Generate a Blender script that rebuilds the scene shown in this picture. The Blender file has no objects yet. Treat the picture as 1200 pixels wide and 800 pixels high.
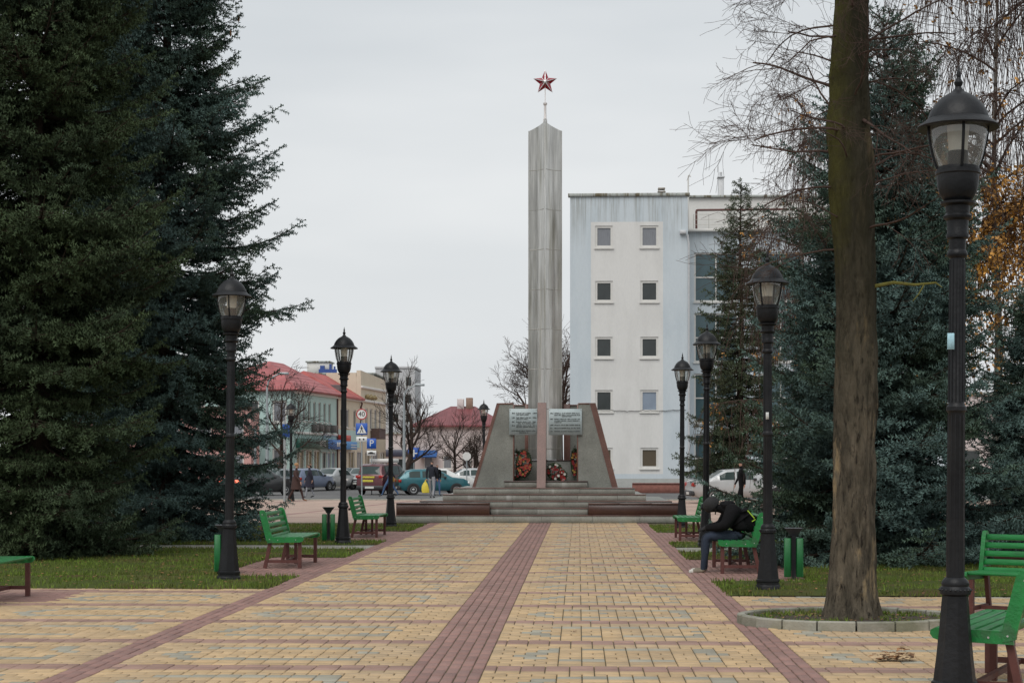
import bpy, bmesh, math, random
import numpy as np
from mathutils import Vector, Matrix

R = math.radians
SC = bpy.context.scene
COL = SC.collection

# ------------------------------------------------------------------ camera
EYE, FPX, HOR, VPX = 1.65, 2000.0, 542.0, 678.0
YAW = math.atan((VPX - 600.0) / FPX)
cam_data = bpy.data.cameras.new("camera")
cam = bpy.data.objects.new("camera", cam_data)
COL.objects.link(cam)
cam.location = (0, 0, EYE)
cam.rotation_euler = (R(90), 0, YAW)
cam_data.sensor_width = 36.0
cam_data.lens = FPX / 1200.0 * 36.0
cam_data.shift_y = (HOR - 400.0) / 1200.0
cam_data.clip_end = 5000.0
SC.camera = cam

# ------------------------------------------------------------------ overcast sky
world = bpy.data.worlds.new("World")
SC.world = world
world.use_nodes = True
wn, wl = world.node_tree.nodes, world.node_tree.links
wn.clear()
SUN_EL, SUN_AZ = 52.0, 200.0          # elevation, compass azimuth of the veiled sun
sky = wn.new("ShaderNodeTexSky")
sky.sky_type = 'NISHITA'
sky.sun_disc = False
sky.sun_elevation = R(SUN_EL)
sky.sun_rotation = R(SUN_AZ)
sky.air_density = 1.6
sky.dust_density = 6.0
b1 = wn.new("ShaderNodeBackground"); b1.inputs[1].default_value = 0.05
wl.new(sky.outputs[0], b1.inputs[0])
tc = wn.new("ShaderNodeTexCoord")
mp = wn.new("ShaderNodeMapping"); mp.inputs['Scale'].default_value = (1.0, 1.0, 4.5)
wl.new(tc.outputs['Generated'], mp.inputs[0])
nz = wn.new("ShaderNodeTexNoise"); nz.inputs['Scale'].default_value = 2.3; nz.inputs['Detail'].default_value = 4.0
nz.inputs['Roughness'].default_value = 0.45
wl.new(mp.outputs[0], nz.inputs['Vector'])
cr = wn.new("ShaderNodeValToRGB")
cr.color_ramp.elements[0].position = 0.30; cr.color_ramp.elements[0].color = (0.52, 0.565, 0.605, 1)
cr.color_ramp.elements[1].position = 0.68; cr.color_ramp.elements[1].color = (0.74, 0.765, 0.785, 1)
wl.new(nz.outputs['Fac'], cr.inputs[0])
b2 = wn.new("ShaderNodeBackground"); b2.inputs[1].default_value = 0.90
sz_ = wn.new("ShaderNodeSeparateXYZ"); wl.new(tc.outputs['Generated'], sz_.inputs[0])
el = wn.new("ShaderNodeMapRange"); el.inputs[1].default_value = 0.04; el.inputs[2].default_value = 0.30
el.inputs[3].default_value = 0.42; el.inputs[4].default_value = 0.0
wl.new(sz_.outputs['Z'], el.inputs[0])
hz = wn.new("ShaderNodeMix"); hz.data_type = 'RGBA'
wl.new(el.outputs[0], hz.inputs[0]); wl.new(cr.outputs[0], hz.inputs[6]); hz.inputs[7].default_value = (0.88, 0.89, 0.885, 1)
wl.new(hz.outputs[2], b2.inputs[0])
mixw = wn.new("ShaderNodeMixShader"); mixw.inputs[0].default_value = 0.93
wl.new(b1.outputs[0], mixw.inputs[1]); wl.new(b2.outputs[0], mixw.inputs[2])
wo = wn.new("ShaderNodeOutputWorld")
wl.new(mixw.outputs[0], wo.inputs[0])

sun_data = bpy.data.lights.new("sun", 'SUN')
sun_data.energy = 1.5
sun_data.angle = R(45)
sun_data.color = (1.0, 0.97, 0.93)
sun = bpy.data.objects.new("sun", sun_data)
COL.objects.link(sun)
_a, _e = R(SUN_AZ), R(SUN_EL)
sun_dir = Vector((math.sin(_a) * math.cos(_e), math.cos(_a) * math.cos(_e), math.sin(_e)))
sun.rotation_euler = sun_dir.to_track_quat('Z', 'Y').to_euler()
sun.location = sun_dir * 60

SC.view_settings.view_transform = 'Standard'
SC.view_settings.look = 'None'
SC.view_settings.exposure = 0.28
SC.view_settings.gamma = 1.0
SC.view_settings.use_curve_mapping = False
SC.render.engine = 'CYCLES'
SC.cycles.use_denoising = True
SC.cycles.max_bounces = 8
SC.cycles.transparent_max_bounces = 24
SC.cycles.caustics_reflective = False
SC.cycles.caustics_refractive = False

# ------------------------------------------------------------------ survey helpers
def X(u, d):
    """world x of a sight line u at world distance d along the walkway"""
    return d * math.tan(math.atan((u - 600.0) / FPX) - YAW)

def Z(v, x, y):
    zc = -x * math.sin(YAW) + y * math.cos(YAW)
    return EYE - (v - HOR) * zc / FPX

def ZU(u, v, d):
    return Z(v, X(u, d), d)

# ------------------------------------------------------------------ materials
MATS = {}
def mat(name, col, rough=0.7, metal=0.0, var=0.12, vscale=6.0, bump=0.0, bscale=40.0, spec=0.5,
        col2=None, c2scale=3.0, c2lo=0.45, c2hi=0.65, stretch=None, coat=0.0, emit=None, space='Object', rnd=0.0):
    """principled material with mottled colour (two noise scales), optional second colour patches, relief"""
    if name in MATS:
        return MATS[name]
    m = bpy.data.materials.new(name)
    m.use_nodes = True
    n, l = m.node_tree.nodes, m.node_tree.links
    p = n["Principled BSDF"]
    p.inputs['Roughness'].default_value = rough
    p.inputs['Metallic'].default_value = metal
    p.inputs['Specular IOR Level'].default_value = spec
    if coat:
        p.inputs['Coat Weight'].default_value = coat
        p.inputs['Coat Roughness'].default_value = 0.12
    if space == 'World':
        g = n.new("ShaderNodeNewGeometry"); vec = g.outputs['Position']
    else:
        t = n.new("ShaderNodeTexCoord"); vec = t.outputs['Object']
    if stretch:
        mpn = n.new("ShaderNodeMapping"); mpn.inputs['Scale'].default_value = stretch
        l.new(vec, mpn.inputs[0]); vec2 = mpn.outputs[0]
    else:
        vec2 = vec
    src = None
    base = n.new("ShaderNodeRGB"); base.outputs[0].default_value = (*col, 1)
    src = base.outputs[0]
    if col2 is not None:
        z2 = n.new("ShaderNodeTexNoise"); z2.inputs['Scale'].default_value = c2scale; z2.inputs['Detail'].default_value = 6
        l.new(vec2, z2.inputs['Vector'])
        r2 = n.new("ShaderNodeMapRange"); r2.inputs[1].default_value = c2lo; r2.inputs[2].default_value = c2hi
        l.new(z2.outputs['Fac'], r2.inputs[0])
        mx = n.new("ShaderNodeMix"); mx.data_type = 'RGBA'
        l.new(r2.outputs[0], mx.inputs[0]); l.new(src, mx.inputs[6]); mx.inputs[7].default_value = (*col2, 1)
        src = mx.outputs[2]
    if var:
        za = n.new("ShaderNodeTexNoise"); za.inputs['Scale'].default_value = vscale; za.inputs['Detail'].default_value = 8
        za.inputs['Roughness'].default_value = 0.65
        l.new(vec2, za.inputs['Vector'])
        mr = n.new("ShaderNodeMapRange"); mr.inputs[1].default_value = 0.25; mr.inputs[2].default_value = 0.75
        mr.inputs[3].default_value = 1 - var; mr.inputs[4].default_value = 1 + var
        l.new(za.outputs['Fac'], mr.inputs[0])
        fac = mr.outputs[0]
        if rnd:
            at = n.new("ShaderNodeAttribute"); at.attribute_name = "rnd"
            oi = n.new("ShaderNodeObjectInfo")
            ad = n.new("ShaderNodeMath"); ad.operation = 'ADD'
            l.new(at.outputs['Fac'], ad.inputs[0]); l.new(oi.outputs['Random'], ad.inputs[1])
            fr = n.new("ShaderNodeMath"); fr.operation = 'FRACT'; l.new(ad.outputs[0], fr.inputs[0])
            m2 = n.new("ShaderNodeMapRange"); m2.inputs[3].default_value = 1 - rnd; m2.inputs[4].default_value = 1 + rnd
            l.new(fr.outputs[0], m2.inputs[0])
            mu = n.new("ShaderNodeMath"); mu.operation = 'MULTIPLY'
            l.new(fac, mu.inputs[0]); l.new(m2.outputs[0], mu.inputs[1]); fac = mu.outputs[0]
        hs = n.new("ShaderNodeVectorMath"); hs.operation = 'SCALE'
        l.new(src, hs.inputs[0]); l.new(fac, hs.inputs['Scale'])
        src = hs.outputs[0]
    l.new(src, p.inputs['Base Color'])
    if emit:
        p.inputs['Emission Color'].default_value = (*emit[0], 1)
        p.inputs['Emission Strength'].default_value = emit[1]
    if bump:
        zb = n.new("ShaderNodeTexNoise"); zb.inputs['Scale'].default_value = bscale; zb.inputs['Detail'].default_value = 6
        l.new(vec2, zb.inputs['Vector'])
        bp = n.new("ShaderNodeBump"); bp.inputs['Strength'].default_value = bump; bp.inputs['Distance'].default_value = 0.02
        l.new(zb.outputs['Fac'], bp.inputs['Height'])
        l.new(bp.outputs[0], p.inputs['Normal'])
    MATS[name] = m
    return m

def glass_mat(name, tint=(1, 1, 1), refl=0.14, rough=0.03, milky=0.13):
    if name in MATS:
        return MATS[name]
    m = bpy.data.materials.new(name); m.use_nodes = True
    n, l = m.node_tree.nodes, m.node_tree.links
    n.clear()
    tr = n.new("ShaderNodeBsdfTransparent"); tr.inputs[0].default_value = (*tint, 1)
    gl = n.new("ShaderNodeBsdfGlossy"); gl.inputs['Roughness'].default_value = rough
    lw = n.new("ShaderNodeLayerWeight"); lw.inputs[0].default_value = 0.35
    mr = n.new("ShaderNodeMapRange"); mr.inputs[3].default_value = refl * 0.5; mr.inputs[4].default_value = refl * 3.5
    l.new(lw.outputs['Fresnel'], mr.inputs[0])
    mx = n.new("ShaderNodeMixShader"); l.new(mr.outputs[0], mx.inputs[0])
    l.new(tr.outputs[0], mx.inputs[1]); l.new(gl.outputs[0], mx.inputs[2])
    df = n.new("ShaderNodeBsdfDiffuse"); df.inputs[0].default_value = (0.75, 0.74, 0.70, 1)
    tl = n.new("ShaderNodeBsdfTranslucent"); tl.inputs[0].default_value = (0.75, 0.74, 0.70, 1)
    dm = n.new("ShaderNodeMixShader"); dm.inputs[0].default_value = 0.5; l.new(df.outputs[0], dm.inputs[1]); l.new(tl.outputs[0], dm.inputs[2])
    m2 = n.new("ShaderNodeMixShader"); m2.inputs[0].default_value = milky; l.new(mx.outputs[0], m2.inputs[1]); l.new(dm.outputs[0], m2.inputs[2])  # even whitish diffuse share mixed into the glass
    o = n.new("ShaderNodeOutputMaterial"); l.new(m2.outputs[0], o.inputs[0])
    MATS[name] = m
    return m

# ------------------------------------------------------------------ object helpers
def tag(o, label=None, cat=None, group=None, kind=None):
    if label: o['label'] = label
    if cat: o['category'] = cat
    if group: o['group'] = group
    if kind: o['kind'] = kind
    return o

def empty(name, loc=(0, 0, 0), rz=0.0, parent=None):
    o = bpy.data.objects.new(name, None)
    COL.objects.link(o)
    o.location = loc; o.rotation_euler = (0, 0, rz)
    o.empty_display_size = 0.1
    if parent: o.parent = parent
    return o

def thing(name, label, cat, loc=(0, 0, 0), rz=0.0, group=None):
    return tag(empty(name, loc, rz), label, cat, group)

def link(name, me, parent=None, loc=(0, 0, 0)):
    o = bpy.data.objects.new(name, me)
    COL.objects.link(o)
    o.location = loc
    if parent: o.parent = parent
    return o

def copy_tree(o, parent=None):
    c = o.copy(); COL.objects.link(c); c.parent = parent
    for ch in o.children:
        copy_tree(ch, c)
    return c

def np_mesh(name, V, F, mats, mi=None, smooth=False, rnd=None):
    """mesh from numpy arrays: V (n,3), F (m,k) constant k"""
    me = bpy.data.meshes.new(name)
    V = np.asarray(V, dtype=np.float32); F = np.asarray(F, dtype=np.int32)
    m, k = F.shape
    me.vertices.add(len(V)); me.vertices.foreach_set("co", V.ravel())
    me.loops.add(m * k); me.loops.foreach_set("vertex_index", F.ravel())
    me.polygons.add(m)
    me.polygons.foreach_set("loop_start", np.arange(0, m * k, k, dtype=np.int32))
    for mm in (mats if isinstance(mats, (list, tuple)) else [mats]):
        me.materials.append(mm)
    if mi is not None:
        me.polygons.foreach_set("material_index", np.asarray(mi, dtype=np.int32))
    if smooth:
        me.polygons.foreach_set("use_smooth", np.ones(m, dtype=bool))
    if rnd is not None:
        a = me.attributes.new("rnd", 'FLOAT', 'FACE'); a.data.foreach_set("value", np.asarray(rnd, dtype=np.float32))
    me.update(calc_edges=True)
    return me

class MB:
    """collects simple shapes, builds ONE mesh object"""
    def __init__(s):
        s.v, s.f, s.m, s.sm = [], [], [], []
    def add(s, vs, fs, mi=0, smooth=False):
        b = len(s.v)
        s.v += [tuple(p) for p in vs]
        for f in fs:
            s.f.append(tuple(i + b for i in f)); s.m.append(mi); s.sm.append(smooth)
        return s
    def box(s, x0, x1, y0, y1, z0, z1, mi=0, M=None):
        vs = [Vector((x, y, z)) for z in (z0, z1) for y in (y0, y1) for x in (x0, x1)]
        if M is not None: vs = [M @ p for p in vs]
        return s.add(vs, [(0, 2, 3, 1), (4, 5, 7, 6), (0, 1, 5, 4), (2, 6, 7, 3), (0, 4, 6, 2), (1, 3, 7, 5)], mi)
    def cbox(s, x0, x1, y0, y1, z0, z1, c=0.006, mi=0, M=None):
        """box with chamfered vertical and top/bottom edges"""
        c = min(c, (x1 - x0) * .45, (y1 - y0) * .45, (z1 - z0) * .45)
        def ring(i, z):
            a0, a1, b0, b1 = x0 + i, x1 - i, y0 + i, y1 - i
            return [(a0 + c, b0, z), (a1 - c, b0, z), (a1, b0 + c, z), (a1, b1 - c, z),
                    (a1 - c, b1, z), (a0 + c, b1, z), (a0, b1 - c, z), (a0, b0 + c, z)]
        vs = ring(c * .6, z0) + ring(0, z0 + c) + ring(0, z1 - c) + ring(c * .6, z1)
        vs = [Vector(p) for p in vs]
        if M is not None: vs = [M @ p for p in vs]
        fs = [tuple(range(7, -1, -1)), tuple(range(24, 32))]
        for k in range(3):
            for i in range(8):
                j = (i + 1) % 8
                fs.append((k * 8 + i, k * 8 + j, k * 8 + 8 + j, k * 8 + 8 + i))
        return s.add(vs, fs, mi)
    def prism(s, pts, h0, h1, axis='y', mi=0, M=None):
        """polygon pts (a,b) extruded along axis"""
        def mk(a, b, h):
            return {'y': (a, h, b), 'x': (h, a, b), 'z': (a, b, h)}[axis]
        n = len(pts)
        vs = [Vector(mk(a, b, h0)) for a, b in pts] + [Vector(mk(a, b, h1)) for a, b in pts]
        if M is not None: vs = [M @ p for p in vs]
        fs = [tuple(range(n - 1, -1, -1)), tuple(range(n, 2 * n))]
        for i in range(n):
            j = (i + 1) % n
            fs.append((i, j, n + j, n + i))
        return s.add(vs, fs, mi)
    def lathe(s, prof, seg=20, c=(0, 0, 0), mi=0, smooth=True, caps=True):
        vs, fs = [], []
        for r, z in prof:
            for k in range(seg):
                a = 2 * math.pi * k / seg
                vs.append((c[0] + r * math.cos(a), c[1] + r * math.sin(a), c[2] + z))
        for i in range(len(prof) - 1):
            for k in range(seg):
                j = (k + 1) % seg
                fs.append((i * seg + k, i * seg + j, (i + 1) * seg + j, (i + 1) * seg + k))
        if caps:
            fs.append(tuple(range(seg - 1, -1, -1)))
            fs.append(tuple(range((len(prof) - 1) * seg, len(prof) * seg)))
        return s.add(vs, fs, mi, smooth)
    def tube(s, pts, rad, seg=8, mi=0, smooth=True, caps=True):
        pts = [Vector(p) for p in pts]
        n = len(pts)
        rad = rad if isinstance(rad, (list, tuple)) else [rad] * n
        vs, fs = [], []
        up = None
        for i, p in enumerate(pts):
            d = (pts[min(i + 1, n - 1)] - pts[max(i - 1, 0)]).normalized()
            if up is None:
                up = d.orthogonal().normalized()
            else:
                up = (up - d * up.dot(d)).normalized()
            w = d.cross(up)
            for k in range(seg):
                a = 2 * math.pi * k / seg
                vs.append(p + (up * math.cos(a) + w * math.sin(a)) * rad[i])
        for i in range(n - 1):
            for k in range(seg):
                j = (k + 1) % seg
                fs.append((i * seg + k, i * seg + j, (i + 1) * seg + j, (i + 1) * seg + k))
        if caps:
            fs.append(tuple(range(seg - 1, -1, -1))); fs.append(tuple(range((n - 1) * seg, n * seg)))
        return s.add(vs, fs, mi, smooth)
    def bar(s, a, b, w, t, mi=0, up=(0, 0, 1)):
        """rectangular bar from a to b, w across, t along up"""
        a, b = Vector(a), Vector(b)
        d = (b - a).normalized(); u = Vector(up); u = (u - d * u.dot(d)).normalized(); q = d.cross(u)
        vs = [p + q * (sx * w / 2) + u * (sz * t / 2) for p in (a, b) for sz in (-1, 1) for sx in (-1, 1)]
        return s.add(vs, [(0, 2, 3, 1), (4, 5, 7, 6), (0, 1, 5, 4), (2, 6, 7, 3), (0, 4, 6, 2), (1, 3, 7, 5)], mi)
    def mesh(s, name, mats):
        me = bpy.data.meshes.new(name)
        me.from_pydata(s.v, [], s.f)
        for m in (mats if isinstance(mats, (list, tuple)) else [mats]): me.materials.append(m)
        me.polygons.foreach_set("material_index", s.m)
        me.polygons.foreach_set("use_smooth", s.sm)
        bm = bmesh.new(); bm.from_mesh(me)
        bmesh.ops.recalc_face_normals(bm, faces=bm.faces)
        bm.to_mesh(me); bm.free()
        me.set_sharp_from_angle(angle=R(38))
        me.update()
        return me
    def build(s, name, mats, parent=None, loc=(0, 0, 0)):
        return link(name, s.mesh(name, mats), parent, loc)

def text_mesh(body, size, depth=0.004, align='CENTER', name='lettering'):
    cu = bpy.data.curves.new(name, 'FONT')
    cu.body = body; cu.size = size; cu.extrude = depth / 2
    cu.align_x = align; cu.align_y = 'CENTER'
    o = bpy.data.objects.new(name, cu); COL.objects.link(o)
    dg = bpy.context.evaluated_depsgraph_get()
    me = bpy.data.meshes.new_from_object(o.evaluated_get(dg))
    bpy.data.objects.remove(o); bpy.data.curves.remove(cu)
    return me

def text_part(body, size, material, parent, loc, rz=0.0, align='CENTER', name='lettering', depth=0.004):
    """upright lettering reading from -y; rz turns it about z"""
    me = text_mesh(body, size, depth, align, name)
    me.materials.clear(); me.materials.append(material)
    o = link(name, me, parent, loc)
    o.rotation_euler = (R(90), 0, rz)
    return o
# ------------------------------------------------------------------ palette
M_ASPH = mat('asphalt', (0.105, 0.103, 0.102), 0.9, var=0.18, vscale=0.6, bump=0.3, bscale=60, space='World', col2=(0.145, 0.142, 0.138), c2scale=0.25)
M_LAND = mat('land', (0.10, 0.095, 0.08), 0.95, var=0.25, vscale=0.3, space='World')
M_JOINT = mat('joint_dirt', (0.095, 0.078, 0.038), 0.95, var=0.35, vscale=3.0, space='World')
M_YEL = mat('paver_sand', (0.470, 0.330, 0.182), 0.85, var=0.20, vscale=2.6, bump=0.25, bscale=90, space='World', rnd=0.115,
            col2=(0.385, 0.285, 0.180), c2scale=0.9, c2lo=0.45, c2hi=0.72)
M_RED = mat('paver_red', (0.265, 0.152, 0.128), 0.82, var=0.14, vscale=2.2, bump=0.25, bscale=90, space='World', rnd=0.12,
            col2=(0.215, 0.130, 0.112), c2scale=0.7, c2lo=0.48, c2hi=0.75)
M_RED2 = mat('paver_red_worn', (0.30, 0.188, 0.148), 0.85, var=0.16, vscale=2.6, bump=0.25, bscale=90, space='World', rnd=0.15)
M_GRY = mat('paver_grey', (0.305, 0.285, 0.225), 0.82, var=0.14, vscale=2.2, bump=0.25, bscale=90, space='World', rnd=0.14)
M_CONC = mat('concrete', (0.30, 0.29, 0.25), 0.9, var=0.2, vscale=5.0, bump=0.3, bscale=60, col2=(0.19, 0.19, 0.15), c2scale=2.5, space='World')
M_SOIL = mat('soil', (0.045, 0.034, 0.022), 0.95, var=0.35, vscale=9.0, bump=0.8, bscale=25, space='World')
M_TURF = mat('turf', (0.062, 0.078, 0.020), 0.95, spec=0.1, var=0.35, vscale=1.6, bump=0.6, bscale=30, space='World',
             col2=(0.075, 0.052, 0.024), c2scale=0.8, c2lo=0.5, c2hi=0.68)
M_BLADE = mat('grass_blade', (0.110, 0.160, 0.026), 0.8, spec=0.2, var=0.4, vscale=1.4, space='World', rnd=0.4,
              col2=(0.120, 0.095, 0.036), c2scale=0.9, c2lo=0.5, c2hi=0.7)
M_DRY = mat('dry_leaf', (0.22, 0.105, 0.04), 0.8, var=0.3, vscale=5.0, space='World', rnd=0.45)

def plaza_material():
    m = bpy.data.materials.new('plaza_slabs'); m.use_nodes = True
    n, l = m.node_tree.nodes, m.node_tree.links
    p = n["Principled BSDF"]; p.inputs['Roughness'].default_value = 0.85
    g = n.new("ShaderNodeNewGeometry")
    br = n.new("ShaderNodeTexBrick")
    br.inputs['Scale'].default_value = 1.0
    br.inputs['Brick Width'].default_value = 0.4; br.inputs['Row Height'].default_value = 0.2
    br.inputs['Mortar Size'].default_value = 0.006
    br.inputs['Color1'].default_value = (0.44, 0.315, 0.245, 1); br.inputs['Color2'].default_value = (0.40, 0.29, 0.235, 1)
    br.inputs['Mortar'].default_value = (0.17, 0.12, 0.09, 1)
    l.new(g.outputs['Position'], br.inputs['Vector'])
    b2 = n.new("ShaderNodeTexBrick")
    b2.inputs['Brick Width'].default_value = 5.0; b2.inputs['Row Height'].default_value = 4.6
    b2.inputs['Mortar Size'].default_value = 0.16; b2.offset = 0.0; b2.inputs['Scale'].default_value = 1.0
    b2.inputs['Color1'].default_value = (0, 0, 0, 1); b2.inputs['Color2'].default_value = (0, 0, 0, 1)
    b2.inputs['Mortar'].default_value = (1, 1, 1, 1)
    mp = n.new("ShaderNodeMapping"); mp.inputs['Rotation'].default_value = (0, 0, R(6))
    l.new(g.outputs['Position'], mp.inputs[0]); l.new(mp.outputs[0], b2.inputs['Vector'])
    mx = n.new("ShaderNodeMix"); mx.data_type = 'RGBA'
    l.new(b2.outputs['Color'], mx.inputs[0]); l.new(br.outputs['Color'], mx.inputs[6])
    mx.inputs[7].default_value = (0.27, 0.155, 0.135, 1)
    nz = n.new("ShaderNodeTexNoise"); nz.inputs['Scale'].default_value = 0.5; nz.inputs['Detail'].default_value = 8
    l.new(g.outputs['Position'], nz.inputs['Vector'])
    mr = n.new("ShaderNodeMapRange"); mr.inputs[1].default_value = 0.3; mr.inputs[2].default_value = 0.7
    mr.inputs[3].default_value = 0.85; mr.inputs[4].default_value = 1.12
    l.new(nz.outputs['Fac'], mr.inputs[0])
    sc = n.new("ShaderNodeVectorMath"); sc.operation = 'SCALE'
    l.new(mx.outputs[2], sc.inputs[0]); l.new(mr.outputs[0], sc.inputs['Scale'])
    l.new(sc.outputs[0], p.inputs['Base Color'])
    return m
M_PLAZA = plaza_material()

def sheet(name, x0, x1, y0, y1, z, m, kind='structure', nx=1, ny=1, wob=0.0, seed=0):
    rs = np.random.RandomState(seed)
    xs = np.linspace(x0, x1, nx + 1); ys = np.linspace(y0, y1, ny + 1)
    V = np.array([(x, y, z) for y in ys for x in xs])
    if wob: V[:, 2] += rs.uniform(0, wob, len(V))
    F = [(j * (nx + 1) + i, j * (nx + 1) + i + 1, (j + 1) * (nx + 1) + i + 1, (j + 1) * (nx + 1) + i) for j in range(ny) for i in range(nx)]
    o = link(name, np_mesh(name, V, F, m))
    if kind: o['kind'] = kind
    return o

tag(sheet('ground', -1500, 1500, -200, 2500, -0.13, M_LAND), 'dull bare ground reaching to the horizon', 'ground')
tag(sheet('road', -120, 120, 76.2, 121, -0.11, M_ASPH), 'grey asphalt street where the cars are parked', 'road')
tag(sheet('plaza', -60, 60, 44.0, 75.8, -0.012, M_PLAZA), 'pinkish paved square around the monument', 'plaza')
tag(sheet('pavement', -120, 120, 121.0, 175, 0.0, M_PLAZA), 'pale pavement along the far shop fronts', 'pavement')
kb = MB()
for i in range(-52, 60):
    kb.cbox(i * 1.0 + 0.006, i * 1.0 + 0.994, 75.8, 76.2, -0.125, 0.03, 0.02)
for i in range(-60, 70):
    kb.cbox(i * 1.0 + 0.006, i * 1.0 + 0.994, 120.72, 120.98, -0.125, 0.02, 0.02)
tag(kb.build('kerb', M_CONC), 'low concrete kerb stones along both edges of the street', 'kerb', kind='structure')

# ------------------------------------------------------------------ walkway of single pavers
MOD, RD = 0.098, 1 / 6.0
CX0 = -1.345
C_STRIPE = (CX0, CX0 + 6 * MOD)
R_ZONE = (C_STRIPE[1], C_STRIPE[1] + 24 * MOD)
R_STRIP = (R_ZONE[1], R_ZONE[1] + 3 * MOD)
L_ZONE = (C_STRIPE[0] - 25 * MOD, C_STRIPE[0])
L_STRIP = (L_ZONE[0] - 3 * MOD, L_ZONE[0])
LEDGE, REDGE = L_STRIP[0], R_STRIP[1]
BAYS_L = [(24.7, 29.6), (35.8, 41.0)]
BAYS_R = [(23.9, 29.2), (35.3, 40.5)]
L_CROSS, R_CROSS = 22.2, 21.3
YS, YE = 9.555, 46.9
pav = []                                   # (x0,x1,y0,y1,type)
GX, GY = 0.009, 0.003
prng = random.Random(5)
def put(x0, x1, y0, y1, t):
    pav.append((x0 + GX / 2, x1 - GX / 2, y0 + GY / 2, y1 - GY / 2, t))
nrow = int((YE - YS) / RD)
def columns(xa, n, y0, y1):
    """longitudinal red columns one module wide, half-bonded"""
    for c in range(n):
        y = y0 - (c % 2) * RD
        while y < y1 - 0.01:
            a, b = max(y, y0), min(y + 2 * RD, y1)
            if b - a > 0.05: put(xa + c * MOD, xa + (c + 1) * MOD, a, b, 1)
            y += 2 * RD
columns(C_STRIPE[0], 6, YS, YE)
columns(R_STRIP[0], 3, YS, YE)
columns(L_STRIP[0], 3, YS, YE)
for (a, b) in BAYS_L: columns(LEDGE - 13 * MOD, 13, a, b)
for (a, b) in BAYS_R: columns(REDGE, 14, a, b)
def zone_row(xa, n, y0, r):
    """one row of a sand-coloured zone: two red courses of twelve, grey outline of a long hexagon in the others"""
    k = r % 12
    def piece(i0, i1):
        t = 0
        if k < 2: t = 3
        else:
            m = ((i0 + i1) / 2) % 24
            if k in (6, 7) and (3 <= m < 4.6 or 19.4 <= m < 21): t = 2
            if k in (4, 9) and 4.4 <= m <= 19.6 and prng.random() > 0.12: t = 2
            if k in (5, 8) and (3.6 <= m < 5.2 or 18.8 <= m < 20.4) and prng.random() > 0.3: t = 2
            if t == 0 and prng.random() < 0.006: t = 2
        put(xa + i0 * MOD, xa + i1 * MOD, y0, y0 + RD, t)
    i = 0
    while i < n:
        m = i % 24
        aligned = 5 <= m <= 19 and 3 <= k <= 10
        odd = i % 2
        want = 0 if aligned else (1 if k < 2 else r % 2)
        if (odd != want and i < n) or (aligned and k in (5, 7, 10)):
            piece(i, i + 1); i += 1
        else:
            j = min(i + 2, n); piece(i, j); i = j
for r in range(nrow + 1):
    y0 = YS + r * RD
    rr = r                                  # YS is the start of a red row
    zone_row(R_ZONE[0], 24, y0, rr)
    zone_row(L_ZONE[0], 25, y0, rr)
    if y0 + RD <= L_CROSS + 0.05:
        zone_row(LEDGE - 96 * MOD, 96, y0, rr)
    if y0 + RD <= R_CROSS + 0.05:
        zone_row(REDGE, 72, y0, rr)
# a red apron under the pair of benches at the ring
pav = [(a, b, c, d, 1 if (t == 0 or t == 2) and a > 4.3 and 15.8 < c < 19.6 else t) for a, b, c, d, t in pav]
pav = [(a, b, c, d, 1 if (t == 0 or t == 2) and b < -6.2 and 19.9 < c < 21.9 else t) for a, b, c, d, t in pav]
RING_C = (X(998, 17.72), 17.72); RING_A, RING_B = 1.17, 0.90
pav = [q for q in pav if ((0.5 * (q[0] + q[1]) - RING_C[0]) / (RING_A - 0.06)) ** 2 + ((0.5 * (q[2] + q[3]) - RING_C[1]) / (RING_B - 0.06)) ** 2 > 1]

walk = link('walkway', np_mesh('walkway', [(-14, 8, -0.010), (9.5, 8, -0.010), (9.5, 47.2, -0.010), (-14, 47.2, -0.010)], [(0, 1, 2, 3)], M_JOINT))
tag(walk, 'sand yellow paved walkway with red bands leading to the monument', 'walkway', kind='structure')

def in_view(x, y):
    zc = -x * math.sin(YAW) + y * math.cos(YAW)
    u = 600 + FPX * (x * math.cos(YAW) + y * math.sin(YAW)) / zc
    v = HOR + FPX * EYE / zc
    return 0 < u < 1200 and v < 800
order = sorted(range(len(pav)), key=lambda i: pav[i][2])
near, nearset = [], set()
for i in order:
    q = pav[i]
    if in_view(.5 * (q[0] + q[1]), q[3]) and (q[1] - q[0]) > 0.15 and len(near) < 300:
        near.append(i); nearset.add(i)
PMATS = [M_YEL, M_RED, M_GRY, M_RED2]
def paver_verts(w, h):
    c = 0.005
    r = lambda i, z: [(-w / 2 + i, -h / 2 + i, z), (w / 2 - i, -h / 2 + i, z), (w / 2 - i, h / 2 - i, z), (-w / 2 + i, h / 2 - i, z)]
    return r(0, -0.03) + r(0, -c) + r(c, 0.0)
PF = [(8, 9, 10, 11)] + [(a * 4 + i, a * 4 + (i + 1) % 4, a * 4 + 4 + (i + 1) % 4, a * 4 + 4 + i) for a in (0, 1) for i in range(4)]
pcache = {}
for i in near:
    x0, x1, y0, y1, t = pav[i]
    key = (round(x1 - x0, 4), round(y1 - y0, 4), t)
    if key not in pcache:
        pcache[key] = np_mesh('paver', paver_verts(*key[:2]), PF, PMATS[t])
    o = link('paver', pcache[key], walk, ((x0 + x1) / 2, (y0 + y1) / 2, prng.uniform(-0.004, 0.002)))
rest = [pav[i] for i in range(len(pav)) if i not in nearset]
q = np.array(rest); n = len(q)
cx, cy, w, h = (q[:, 0] + q[:, 1]) / 2, (q[:, 2] + q[:, 3]) / 2, q[:, 1] - q[:, 0], q[:, 3] - q[:, 2]
rs = np.random.RandomState(3); dz = rs.uniform(-0.004, 0.002, n)
sg = np.array([(-1, -1), (1, -1), (1, 1), (-1, 1)])
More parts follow.
